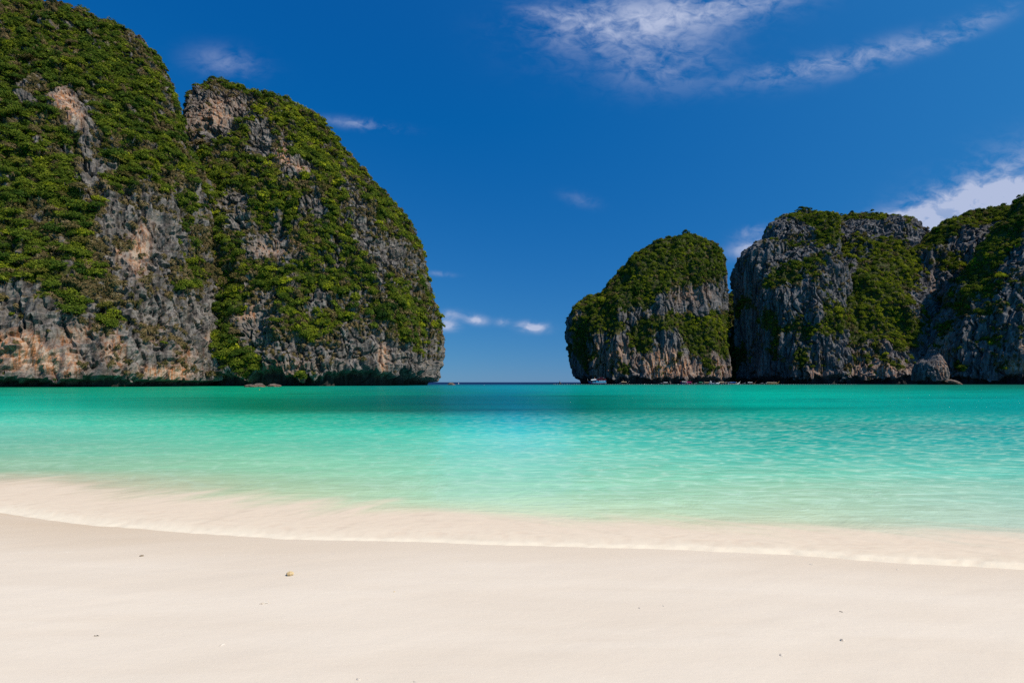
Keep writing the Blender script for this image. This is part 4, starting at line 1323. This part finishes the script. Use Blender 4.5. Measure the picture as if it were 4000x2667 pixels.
def speedboat(px, Y, L, rz, label):
    t = empty('speedboat', at(px, Y, z=0.0), rz)
    tag(t, label, 'boat', 'boats moored under the far cliffs')
    secs, gun = hull_secs(L, 2.9, 15, 0.75, 1.0, 0.35, 0.9)
    MB().loft(secs).build('hull', C_WHITE, t)
    for sgn in (-1, 1):
        MB().loft([[(x, sgn * (w + 0.03), g - 0.32), (x, sgn * (w + 0.03), g - 0.5), (x, sgn * w * 0.9, g - 0.5), (x, sgn * w * 0.9, g - 0.32)] for (x, w, g) in gun[:-2]]).build('hull_stripe', C_BLACK, t)
    MB().loft([[(0.10 * L, -1.2, 1.0), (0.10 * L, 1.2, 1.0), (0.02 * L, 1.0, 1.75), (0.02 * L, -1.0, 1.75)], [(0.16 * L, -1.0, 1.1), (0.16 * L, 1.0, 1.1), (0.06 * L, 0.85, 1.75), (0.06 * L, -0.85, 1.75)]]).build('windscreen', C_GLASS, t)
    MB().box((0.24 * L, 0, 1.16), (0.26 * L, 1.6, 0.3), 0.8).build('foredeck', C_WHITE, t)
    ar = MB()
    ar.loft([[(-0.36 * L + dx, y, z) for dx, y, z in ((0, yy - 0.05, zz), (0.55, yy - 0.05, zz), (0.55, yy + 0.05, zz + 0.1), (0, yy + 0.05, zz + 0.1))] for yy, zz in ((-1.35, 0.9), (-1.3, 1.9), (-1.0, 2.6), (0, 2.8), (1.0, 2.6), (1.3, 1.9), (1.35, 0.9))])
    ar.build('radar_arch', C_WHITE, t)
    MB().box((-0.13 * L, 0, 2.85), (0.34 * L, 2.4, 0.08)).build('sun_top', C_NAVY, t)
    for x in (-0.26 * L, 0.0):
        for y in (-1.1, 1.1):
            MB().tube([(x, y, 0.9), (x, y * 0.98, 2.82)], 0.035, 5).build('top_post', C_STEEL, t)
    for y in (-0.5, 0.5):
        MB().box((-L / 2 - 0.25, y, 0.9), (0.55, 0.42, 0.75), 0.8).build('outboard_motor', C_BLACK, t)
    for x in (-0.22 * L, -0.08 * L):
        MB().box((x, 0, 1.08), (0.5, 1.8, 0.35)).build('seat', C_WHITE, t)
    return t


def tour_boat(px, Y, rz):
    L = 16.4
    t = empty('tour_boat', at(px, Y, z=0.0), rz)
    tag(t, 'blue double decked tour boat with cyan cabin and striped upper canopy', 'boat', 'boats moored under the far cliffs')
    secs, gun = hull_secs(L, 4.4, 15, 1.7, 1.25, 0.6, 0.85)
    MB().loft(secs).build('hull', C_NAVY, t)
    for sgn in (-1, 1):
        MB().loft([[(x, sgn * (w + 0.04), g + 0.05), (x, sgn * (w + 0.05), g - 0.12), (x, sgn * w * 0.93, g - 0.12), (x, sgn * w * 0.93, g + 0.05)] for (x, w, g) in gun]).build('rub_rail', C_WHITE, t)
    # local +x is the bow
    cab = MB().box((-3.2, 0, 2.45), (8.6, 3.5, 2.3)).build('cabin', C_CYAN, t)
    for sgn in (-1, 1):
        for k in range(5):
            MB().box((-6.2 + 1.35 * k, sgn * 1.76, 2.95), (0.85, 0.06, 0.85)).build('side_window', C_WHITE if k < 4 else C_GLASS, cab)
    wh = MB().box((2.6, 0, 2.2), (3.0, 3.0, 1.9)).build('wheelhouse', C_CYAN, t)
    for sgn in (-1, 1):
        for k in range(2):
            MB().box((1.9 + 1.35 * k, sgn * 1.51, 2.55), (0.95, 0.06, 0.95)).build('wheelhouse_window', C_GLASS, wh)
    MB().box((4.11, 0, 2.55), (0.06, 2.2, 0.8)).build('front_window', C_GLASS, wh)
    MB().box((-3.2, 0, 3.68), (9.2, 3.8, 0.14)).build('upper_deck', C_RED, t)
    cs_ = []
    for k in range(7):
        x = 0.9 + 4.6 * k / 6
        up = [(x, -1.9 + 3.8 * j / 6, 4.15 - 0.08 * k + 0.55 * math.sin(math.pi * j / 6)) for j in range(7)]
        cs_.append(up + [(p[0], p[1], p[2] - 0.35) for p in reversed(up)])
    MB().loft(cs_).build('front_awning', C_WHITE, t)
    MB().tube([(1.1, -2.0, 3.9), (1.1, -2.12, 3.9)], 0.36, 10).build('life_ring', C_WHITE, t)
    for sgn in (-1, 1):
        rl = MB().tube([(-7.6, sgn * 1.8, 4.35), (0.8, sgn * 1.8, 4.35)], 0.05, 5)
        rl.tube([(-7.6, sgn * 1.8, 4.05), (0.8, sgn * 1.8, 4.05)], 0.05, 5)
        ro = rl.build('railing', C_RED, t)
        for k in range(8):
            MB().tube([(-7.6 + 1.2 * k, sgn * 1.8, 3.7), (-7.6 + 1.2 * k, sgn * 1.8, 4.35)], 0.04, 5).build('railing_post', C_RED, ro)
    for k, c in enumerate((C_NAVY, C_WHITE, C_PINK, C_PINK, C_WHITE, C_NAVY)):
        MB().box((-6.4 + 1.2 * k, 0, 5.75), (1.2, 3.7, 0.16)).build('canopy_panel', c, t)
    for x in (-6.8, -3.4, 0.0):
        for y in (-1.7, 1.7):
            MB().tube([(x, y, 3.7), (x, y, 5.7)], 0.05, 5).build('canopy_post', C_STEEL, t)
    MB().tube([(gun[-1][0] - 0.2, 0, 2.4), (gun[-1][0] + 0.5, 0, 4.4)], 0.05, 5).build('bow_pole', C_WHITE, t)
    for y in (-1.5, 1.5):
        MB().tube([(gun[-3][0], y * 0.5, 2.2), (gun[-3][0], y * 0.5, 3.3), (gun[-5][0], y, 3.2)], 0.045, 5).build('bow_rail', C_WHITE, t)
    for x in (-7.9, -8.3):
        MB().tube([(x, 1.2, 1.2), (x, 1.2, 2.6)], 0.08, 5).build('stern_post', C_DARK, t)
    return t


tour_boat(2333, 455, R(176))
longtail(2188, 430, 9.0, R(-100), 'small dark wooden longtail seen end on, alone near the open sea', C_GREYC, (-0.15, 0.1), 1.5, C_DARK, C_WOOD, C_RED)
longtail(2440, 448, 7.6, R(4), 'longtail with a sagging sand coloured tarp just right of the blue tour boat', C_BEIGE, (-0.42, 0.22), 2.0, C_DARK, C_WOOD, C_FLOATW)
longtail(2600, 452, 7.4, R(-4), 'dark longtail with small white canopy under the pale orange rock face', C_WHITE, (-0.28, 0.22), 1.55, C_DARK, C_DARK, C_FLOATW)
longtail(2672, 455, 6.6, R(178), 'longtail with white and blue roof left of the pink roofed boat', C_WHITE, (-0.35, 0.3), 2.3, C_NAVY, C_BLUE, C_RED)
longtail(2690, 446, 6.2, R(5), 'longtail with a bright pink roof', C_PINK, (-0.36, 0.32), 1.9, C_DARK, C_PINK, C_RED)
longtail(2735, 450, 7.2, R(-3), 'longtail with a narrow green roof left of the white speedboat', C_GREEN, (-0.16, 0.26), 1.75, C_DARK, C_GREEN, C_RED)
longtail(2762, 462, 7.0, R(182), 'longtail wrapped in a beige tarp behind the stern of the white speedboat', C_BEIGE, (-0.46, 0.40), 1.55, C_BEIGE, C_WOOD, C_WOOD)
speedboat(2790, 440, 9.4, R(-3), 'white open speedboat with arch and dark sun top')
longtail(2822, 462, 7.6, R(3), 'longtail wrapped in a beige tarp beyond the bow of the white speedboat', C_BEIGE, (-0.46, 0.42), 1.8, C_BEIGE, C_WOOD, C_WOOD)
longtail(2846, 456, 8.0, R(4), 'longtail with a low charcoal roof between beige tarp and blue canopy', C_GREYC, (-0.46, 0.36), 1.9, C_DARK, C_GREYC, C_GREYC)
longtail(2868, 440, 10.4, R(2), 'longtail with blue canopy and yellow white striped hull', C_BLUE, (-0.38, 0.12), 1.55, C_WHITE, C_YELL, C_FLOATW)
longtail(2930, 442, 9.8, R(-3), 'longtail with a white canopy and red ribbons moored alone before the dark notch', C_WHITE, (-0.22, 0.18), 1.6, C_WOOD, C_DARK, C_RED)
longtail(2999, 448, 11.0, R(3), 'longtail with steel engine raised, left boat of the last cream roofed pair', C_CREAM, (-0.10, 0.30), 1.55, C_WOOD, C_DARK, C_RED)
longtail(3018, 438, 11.2, R(-2), 'longtail with yellow stripe, right boat of the last cream roofed pair', C_CREAM, (-0.12, 0.30), 1.45, C_WOOD, C_YELL, C_RED)


# people: one skinned body for each pose
def skinned(name, verts, edges, radii, root=0, sub=1):
    me = bpy.data.meshes.new(name)
    me.from_pydata(verts, edges, [])
    o = bpy.data.objects.new(name, me)
    COL.objects.link(o)
    sk = o.modifiers.new('skin', 'SKIN')
    if not me.skin_vertices:
        me.skin_vertices.new()
    for i, d in enumerate(me.skin_vertices[0].data):
        d.radius = (radii[i], radii[i])
        d.use_root = (i == root)
    sb = o.modifiers.new('sub', 'SUBSURF')
    sb.levels = sub
    sb.render_levels = sub
    dg = bpy.context.evaluated_depsgraph_get()
    out = bpy.data.meshes.new_from_object(o.evaluated_get(dg))
    out.name = name
    bpy.data.objects.remove(o)
    return out


STAND_V = [(0, 0, 0.95), (0, 0, 1.15), (0, 0, 1.38), (0, 0.02, 1.50), (0, 0.02, 1.62), (0, 0.01, 1.70),
           (-0.19, 0, 1.40), (-0.26, -0.02, 1.13), (-0.27, -0.10, 0.90), (-0.27, -0.14, 0.80), (0.19, 0, 1.40), (0.26, 0.02, 1.13), (0.25, -0.06, 0.90), (0.25, -0.09, 0.80),
           (-0.10, 0, 0.88), (-0.12, -0.03, 0.48), (-0.12, 0.02, 0.07), (-0.13, -0.13, 0.03), (0.10, 0, 0.88), (0.13, 0.0, 0.48), (0.14, 0.03, 0.07), (0.15, -0.12, 0.03)]
STAND_E = [(0, 1), (1, 2), (2, 3), (3, 4), (4, 5), (2, 6), (6, 7), (7, 8), (8, 9), (2, 10), (10, 11), (11, 12), (12, 13), (0, 14), (14, 15), (15, 16), (16, 17), (0, 18), (18, 19), (19, 20), (20, 21)]
STAND_R = [0.14, 0.12, 0.14, 0.055, 0.10, 0.085, 0.065, 0.045, 0.034, 0.03, 0.065, 0.045, 0.034, 0.03, 0.095, 0.065, 0.042, 0.035, 0.095, 0.065, 0.042, 0.035]
SWIM_V = [(0, 0, -0.45), (0, 0, -0.2), (0, 0, 0.02), (0, 0.01, 0.14), (0, 0.01, 0.26), (0, 0, 0.34), (-0.19, 0, 0.02), (-0.42, -0.18, -0.04), (-0.55, -0.42, 0.0), (0.19, 0, 0.02), (0.43, -0.16, -0.02), (0.56, -0.40, 0.03),
          (-0.10, 0.05, -0.55), (-0.12, 0.25, -0.9), (0.10, 0.05, -0.55), (0.12, 0.2, -0.9)]
SWIM_E = [(0, 1), (1, 2), (2, 3), (3, 4), (4, 5), (2, 6), (6, 7), (7, 8), (2, 9), (9, 10), (10, 11), (0, 12), (12, 13), (0, 14), (14, 15)]
SWIM_R = [0.14, 0.12, 0.14, 0.055, 0.10, 0.085, 0.065, 0.045, 0.03, 0.065, 0.045, 0.03, 0.09, 0.05, 0.09, 0.05]
BODY_STAND = skinned('body', STAND_V, STAND_E, STAND_R)
BODY_SWIM = skinned('body', SWIM_V, SWIM_E, SWIM_R)
for me_ in (BODY_STAND, BODY_SWIM):
    me_.materials.clear()
    me_.materials.append(C_SKIN)


def cap_mesh(z):
    m_ = MB()
    m_.loft([[(0.118 * k * math.cos(a), 0.02 + 0.128 * k * math.sin(a), z + h) for a in [2 * math.pi * j / 8 for j in range(8)]] for k, h in ((0.95, -0.03), (1.0, 0.04), (0.8, 0.11), (0.35, 0.145))])
    return m_.mesh('hair')


HAIR_STAND, HAIR_SWIM = cap_mesh(1.645), cap_mesh(0.285)
for h_ in (HAIR_STAND, HAIR_SWIM):
    h_.materials.append(C_HAIR)


def ring_mesh(name, rows_):
    m_ = MB()
    m_.loft([[(rx * math.cos(a), ry * math.sin(a), z) for a in [2 * math.pi * j / 10 for j in range(10)]] for (z, rx, ry) in rows_])
    return m_.mesh(name)


SHORTS = ring_mesh('shorts', [(0.66, 0.235, 0.14), (0.85, 0.22, 0.16), (1.03, 0.17, 0.145)])
VEST_STAND = ring_mesh('life_vest', [(1.02, 0.19, 0.17), (1.2, 0.20, 0.18), (1.42, 0.21, 0.16)])
VEST_SWIM = ring_mesh('life_vest', [(-0.3, 0.19, 0.17), (-0.1, 0.20, 0.19), (0.06, 0.21, 0.17)])


def person(px, Y, z, rz, label, pose='stand', cloth=None, vest=None):
    t = empty('person', at(px, Y, z=z), rz)
    tag(t, label, 'person', 'people at the far cliffs')
    st = pose == 'stand'
    obj('body', BODY_STAND if st else BODY_SWIM, None, t)
    obj('hair', HAIR_STAND if st else HAIR_SWIM, None, t)
    if cloth and st:
        s_ = obj('shorts', SHORTS.copy(), cloth, t)
    if vest:
        v_ = obj('life_vest', (VEST_STAND if st else VEST_SWIM).copy(), vest, t)
    return t


person(2163, 402, -0.02, 0.3, 'swimmer with dark hair, far side of the float line end', 'swim')
person(2177, 412, -0.02, 1.2, 'swimmer in orange life vest left of the end on longtail', 'swim', vest=C_ORANGE)
person(2206, 418, -0.02, -0.8, 'swimmer in pink vest just right of the end on longtail', 'swim', vest=C_PINK)
person(2258, 404, -0.02, 0.5, 'swimmer in red vest between end on longtail and tour boat', 'swim', vest=C_RED)
person(2336, 408, -0.02, 2.5, 'swimmer in white vest in front of the tour boat', 'swim', vest=C_WHITE)
person(2387, 420, -0.02, 0.2, 'swimmer in red vest right behind the tour boat stern', 'swim', vest=C_RED)
person(2467, 426, -0.02, 1.0, 'swimmer in white vest right of the sand coloured tarp boat', 'swim', vest=C_WHITE)
person(2473, 424, -0.02, -1.0, 'swimmer in orange vest right of the sand coloured tarp boat', 'swim', vest=C_ORANGE)
person(2593, 425, -0.02, 0.0, 'swimmer in red vest below the small white canopy longtail', 'swim', vest=C_RED)
person(2674, 420, -0.02, 0.0, 'swimmer in yellow vest below the white and blue roof', 'swim', vest=C_YELL)
person(2691, 418, -0.02, 0.6, 'swimmer in red vest below the pink roof', 'swim', vest=C_RED)
person(2797, 424, -0.02, 0.0, 'swimmer in red vest in front of the white speedboat', 'swim', vest=C_RED)
person(2888, 424, -0.02, 0.9, 'swimmer in red vest under the prow of the blue canopy longtail', 'swim', vest=C_RED)
person(2893, 422, -0.02, -0.4, 'bare shouldered swimmer under the prow of the blue canopy longtail', 'swim')
person(3066, 420, -0.02, 0.4, 'swimmer in red vest right of the last longtails', 'swim', vest=C_RED)
person(2619, 452, 0.55, 0.4, 'standing person in white shorts at the prow of the white canopy longtail', 'stand', C_WHITE)
person(2702, 450, -0.62, 0.2, 'person in white top wading right of the pink roof', 'stand', C_NAVY, C_WHITE)
person(2706, 452, -0.70, 1.4, 'wading bather in red trunks, left of the bathing pair', 'stand', C_RED)
person(2710, 450, -0.55, -1.2, 'wading bather in dark trunks, middle of the group by the pink roof', 'stand', C_BLACK)
person(2715, 449, -0.40, 0.5, 'bather in blue shorts wading nearest the green roofed boat', 'stand', C_BLUE)
person(2744, 450, 0.35, 0.5, 'person in white shirt on the prow of the green roofed longtail', 'stand', C_BLUE, C_WHITE)
person(2877, 440, 0.62, 0.8, 'person in white shirt standing in the blue canopy longtail', 'stand', C_RED, C_WHITE)
person(2323, 455, 4.3, 0.3, 'person in red shorts standing on the tour boat front awning', 'stand', C_RED)
person(2434, 448, 2.0, 0.9, 'person in pale shorts on top of the sand coloured tarp', 'stand', C_CREAM)

# swimming line with floats
bl = empty('buoy_line', at(2150, 398, z=0.0))
tag(bl, 'long rope of small white floats fencing off the swimming zone under the far cliffs', 'buoy line')
pts_ = []
for k in range(0, 126):
    px_ = 2168 + 9.4 * k
    Y_ = 398 + 10 * (k / 125) + 2.0 * math.sin(k * 0.13)
    pts_.append(at(px_, Y_, z=0.02) - bl.location)
MB().tube(pts_, 0.03, 4).build('rope', C_ROPE, bl)
fm = MB().loft([[(r_ * math.cos(a), r_ * math.sin(a), z_) for a in [2 * math.pi * j / 8 for j in range(8)]] for (r_, z_) in ((0.05, -0.17), (0.15, -0.10), (0.19, 0.0), (0.15, 0.12), (0.05, 0.18))]).mesh('float')
fm.materials.append(C_FLOATW)
for k, p_ in enumerate(pts_):
    o = bpy.data.objects.new('float', fm)
    COL.objects.link(o)
    o.parent = bl
    o.location = p_ + Vector((0, 0, 0.04))
    sc_ = 0.7 + 0.6 * RNG.random()
    o.scale = (sc_, sc_, sc_)


def buoy(px, Y, r, mat, label):
    t = empty('mooring_buoy', at(px, Y, z=0.0))
    tag(t, label, 'buoy', 'mooring buoys')
    MB().loft([[(r * math.cos(b_) * math.cos(a), r * math.cos(b_) * math.sin(a), 0.45 * r + r * math.sin(b_)) for a in [2 * math.pi * j / 14 for j in range(14)]] for b_ in [R(-88 + 22 * q) for q in range(9)]]).build('ball', mat, t)
    MB().tube([(0, 0, 1.4 * r), (0.12 * r, 0, 1.62 * r), (0, 0, 1.75 * r), (-0.12 * r, 0, 1.62 * r), (0, 0, 1.4 * r)], 0.06 * r, 5).build('lifting_eye', C_STEEL, t)


buoy(1791, 520, 0.62, C_FLOATW, 'big white mooring ball out near the horizon beyond the brown rock')
buoy(2518, 430, 0.32, C_FLOATW, 'white mooring ball under the shadowed side of the domed island')
buoy(2545, 432, 0.30, C_FLOATW, 'white mooring ball right of the shadowed face, alone on dark water')
buoy(2649, 432, 0.32, C_FLOATW, 'white mooring ball left of the white and blue roofed boat')
buoy(1891, 330, 0.14, C_FLOATW, 'tiny white buoy alone in the middle of the bay mouth')
buoy(1014, 118, 0.10, C_YELL, 'small yellow buoy floating in front of the peak')


# rocks and beach finds
def lump(name, rad, seed, amp=0.35, freq=1.6, flat=(1, 1, 1), sub=4, fine=0.0, pores=0.0):
    import bmesh
    bm_ = bmesh.new()
    bmesh.ops.create_icosphere(bm_, subdivisions=sub, radius=1.0)
    me_ = bpy.data.meshes.new(name)
    bm_.to_mesh(me_)
    bm_.free()
    co = np.empty(len(me_.vertices) * 3, dtype=np.float32)
    me_.vertices.foreach_get('co', co)
    co = co.reshape(-1, 3)
    x, y, z = co.T * freq
    d = 1 + amp * fbm(x, y, z, 4, seed) * 1.6 + fine * ridged(x * 2.6, y * 2.6, z * 2.6, 2, seed + 4)
    if pores:
        d -= pores * sstep(0.25, 0.6, pnoise(x * 4, y * 4, z * 4, seed + 9))
    co = co * d[:, None] * np.array(flat) * rad
    me_.vertices.foreach_set('co', co.astype(np.float32).ravel())
    me_.update()
    return me_


def brown_rock_material():
    m_, t_, b_ = mat_new('shore_rock')
    tc_ = t_.n('ShaderNodeTexCoord').outputs['Object']
    f_ = t_.noise(t_.mapping(tc_, scale=(1, 1, 2.2)), 0.9, 6, 0.65)
    c_ = t_.mix(t_.smooth(f_, 0.35, 0.65), (0.075, 0.055, 0.045), (0.24, 0.165, 0.12))
    sx_ = t_.n('ShaderNodeSeparateXYZ')
    t_.put(sx_.inputs[0], tc_)
    c_ = t_.mix(t_.smooth(sx_.outputs[2], 0.9, 0.25), c_, (0.19, 0.10, 0.065))
    t_.put(b_.inputs['Base Color'], c_)
    b_.inputs['Roughness'].default_value = 0.85
    return m_


M_SROCK = brown_rock_material()
rk = obj('rock', lump('rock', 2.3, 5, 0.35, 1.3, (1.0, 0.7, 0.55), 4, 0.08), M_SROCK, None, at(1763, 345, z=0.05))
tag(rk, 'low brown rock standing in the water off the tip of the peak', 'rock')
me_ = lump('rock', 6.6, 12, 0.22, 1.1, (1.15, 0.7, 0.34), 5, 0.05)
rk = obj('rock', me_, M_SROCK, None, at(3722, 392, z=1.0))
rk.rotation_euler = (0, R(12), 0.2)
tag(rk, 'flat tilted brown rock slab lying in the water right of the fluted boulder', 'rock')
for k, (px, Y, s, lab) in enumerate([(1010, 196, 1.8, 'low dark rock at the water, mouth of the gully beside the peak'), (975, 190, 1.3, 'small dark rock at the waterline left of the gully mouth'),
                                     (1070, 204, 1.6, 'reddish low rock shelf under the left end of the long cave')]):
    rk = obj('rock', lump('rock', s, 40 + k, 0.35, 1.4, (1.5, 0.8, 0.6), 4, 0.08), M_SROCK, None, at(px, Y, z=0.1))
    tag(rk, lab, 'rock')


def coral_material(name, c0, c1):
    m_, t_, b_ = mat_new(name)
    tc_ = t_.n('ShaderNodeTexCoord').outputs['Object']
    f_ = t_.noise(tc_, 45.0, 5, 0.7)
    t_.put(b_.inputs['Base Color'], t_.mix(t_.smooth(f_, 0.35, 0.68), c0, c1))
    b_.inputs['Roughness'].default_value = 0.9
    bm_ = t_.n('ShaderNodeBump')
    bm_.inputs['Strength'].default_value = 0.6
    bm_.inputs['Distance'].default_value = 0.004
    t_.put(bm_.inputs['Height'], t_.noise(tc_, 160.0, 3, 0.6))
    t_.put(b_.inputs['Normal'], bm_.outputs[0])
    return m_


M_CORAL = coral_material('tan_coral', (0.48, 0.33, 0.15), (0.78, 0.60, 0.34))
M_PALE = coral_material('bleached_coral', (0.58, 0.47, 0.35), (0.86, 0.77, 0.64))
M_BROWN = coral_material('brown_shell', (0.07, 0.045, 0.025), (0.40, 0.29, 0.17))


def find(name, px, py, me_, mat, label, cat, lift=0.4, rz=0.0, group='shells and coral bits washed up on the sand'):
    g = ground_at(px, py)
    o = obj(name, me_, mat)
    h = max(v.co.z for v in me_.vertices)
    o.location = g + Vector((0, 0, h * lift * (1.0 if h > 0.02 else 0.4)))
    o.rotation_euler = (0, 0, rz)
    tag(o, label, cat, group)
    return o


find('coral_lump', 1132, 2246, lump('coral_lump', 0.025, 3, 0.30, 1.5, (1.08, 0.9, 0.82), 5, 0.10, 0.10), M_CORAL, 'knobbly tan coral lump, biggest find lying on the smooth sand', 'coral', 0.55, 0.3)


def finger_mesh(name, s, seed):
    """a broken branch of coral with stubby side knobs"""
    rg = np.random.default_rng(seed)
    V = [(-1, 0, 0), (-0.4, 0.05, 0.10), (0.2, -0.03, 0.18), (0.75, 0.08, 0.30), (0.15, 0.30, 0.32), (0.85, -0.2, 0.12), (-0.45, -0.25, 0.22), (1.05, 0.14, 0.42)]
    E_ = [(0, 1), (1, 2), (2, 3), (2, 4), (2, 5), (1, 6), (3, 7)]
    V = [tuple(np.array(v) * s + rg.normal(size=3) * 0.04 * s) for v in V]
    me_ = skinned(name, V, E_, [0.16 * s, 0.20 * s, 0.22 * s, 0.17 * s, 0.12 * s, 0.13 * s, 0.12 * s, 0.10 * s], 2, 2)
    me_.materials.clear()
    co = np.empty(len(me_.vertices) * 3, dtype=np.float32)
    me_.vertices.foreach_get('co', co)
    co = co.reshape(-1, 3)
    co += (0.05 * s * np.stack([pnoise(*(co.T / s * 6), 70 + q) for q in range(3)], 1)).astype(np.float32)
    me_.vertices.foreach_set('co', co.ravel())
    me_.update()
    return me_


find('coral_finger', 1031, 2356, finger_mesh('coral_finger', 0.030, 4), M_PALE, 'broken pale coral finger with brown underside below the tan lump', 'coral', 0.25, 0.5)


def shell_mesh(name, s, seed):
    """a cupped, ribbed half shell"""
    V, F = [], []
    nr, nc = 8, 17
    for i in range(nr):
        r = i / (nr - 1)
        for j in range(nc):
            a = math.pi * (0.06 + 0.88 * j / (nc - 1))
            rib = 1 + 0.05 * math.cos(j * math.pi)
            x, y = r * math.cos(a) * rib, r * math.sin(a) * rib * 0.92
            V.append((x * s, y * s, s * (0.42 * math.sin(math.pi * min(r * 0.92 + 0.08, 1)) + 0.02 * math.cos(j * math.pi) * r)))
    n0 = len(V)
    V += [(v[0], v[1], v[2] - 0.07 * s) for v in V]
    for i in range(nr - 1):
        for j in range(nc - 1):
            q = (i * nc + j, i * nc + j + 1, (i + 1) * nc + j + 1, (i + 1) * nc + j)
            F.append(q)
            F.append(tuple(n0 + k for k in reversed(q)))
    for j in range(nc - 1):
        a_ = (nr - 1) * nc + j
        F.append((a_, a_ + 1, n0 + a_ + 1, n0 + a_))
    return mesh_from(name, V, F, True)


find('shell', 553, 2171, lump('shell', 0.013, 21, 0.4, 1.6, (1.3, 0.8, 0.62), 4, 0.1), M_BROWN, 'small dark brown shell on wet sand near the foam, on the side of the headland', 'shell', 0.4, 0.2)
FINDS = [(263, 2157, 0.016, 'pale', 'flat white shell chip nearest the orange footed headland, below the foam'), (24, 2206, 0.009, 'pale', 'tiny white chip on the damp sand at the far west end'),
         (375, 2484, 0.019, 'shell', 'cream half shell alone on dry sand southwest of the coral finger'), (866, 2518, 0.014, 'pale', 'faint sand coloured chip between half shell and coral finger'),
         (1402, 2651, 0.017, 'shell', 'pale curled shell nearest the camera at the bottom edge'), (1622, 2662, 0.010, 'pale', 'small chip beside the curled shell at the bottom edge'),
         (2500, 2374, 0.014, 'shell', 'whitish half shell alone in the middle of the bare sand'), (2592, 2366, 0.008, 'pale', 'tiny chip just right of the whitish half shell'),
         (3170, 2204, 0.014, 'pale', 'white shell chip right under the foam line'), (3285, 2389, 0.014, 'shell', 'oval white shell above the knobbly coral bit'),
         (3290, 2500, 0.013, 'lump2', 'knobbly pale coral bit with brown flank on the eastern sand'), (3052, 2558, 0.013, 'pale', 'half buried pale chip southwest of the knobbly coral bit'),
         (1490, 2170, 0.009, 'pale', 'white speck of coral just below the foam right of the tan lump'), (1827, 2192, 0.010, 'pale', 'white coral crumb below the foam in mid beach'),
         (600, 2084, 0.009, 'pale', 'white crumb at the edge of the foam above the dark shell'), (700, 2136, 0.010, 'pale', 'white crumb between dark shell and foam'), (1540, 2310, 0.006, 'lump', 'dark dot of coral on the sand below the middle foam'),
         (3505, 2223, 0.011, 'pale', 'white chip under the lumpy eastern foam')]
for k, (px, py, s, kind, lab) in enumerate(FINDS):
    if kind == 'shell':
        find('shell', px, py, shell_mesh('shell', s * 0.85, k), M_PALE, lab, 'shell', 0.1, RNG.uniform(0, 6.28))
    elif kind == 'lump2':
        find('coral_bit', px, py, lump('coral_bit', s, 60 + k, 0.45, 1.7, (1.1, 0.8, 0.6), 4, 0.12, 0.1), M_PALE, lab, 'coral', 0.4, RNG.uniform(0, 6.28))
    elif kind == 'lump':
        find('coral_bit', px, py, lump('coral_bit', s, 60 + k, 0.45, 1.7, (1.1, 0.8, 0.6), 4, 0.12, 0.1), M_CORAL, lab, 'coral', 0.4, RNG.uniform(0, 6.28))
    else:
        find('coral_chip', px, py, lump('coral_chip', s * 0.85, 60 + k, 0.45, 1.4, (1.4, 0.7, 0.35), 3, 0.1), M_PALE, lab, 'coral', 0.3, RNG.uniform(0, 6.28))
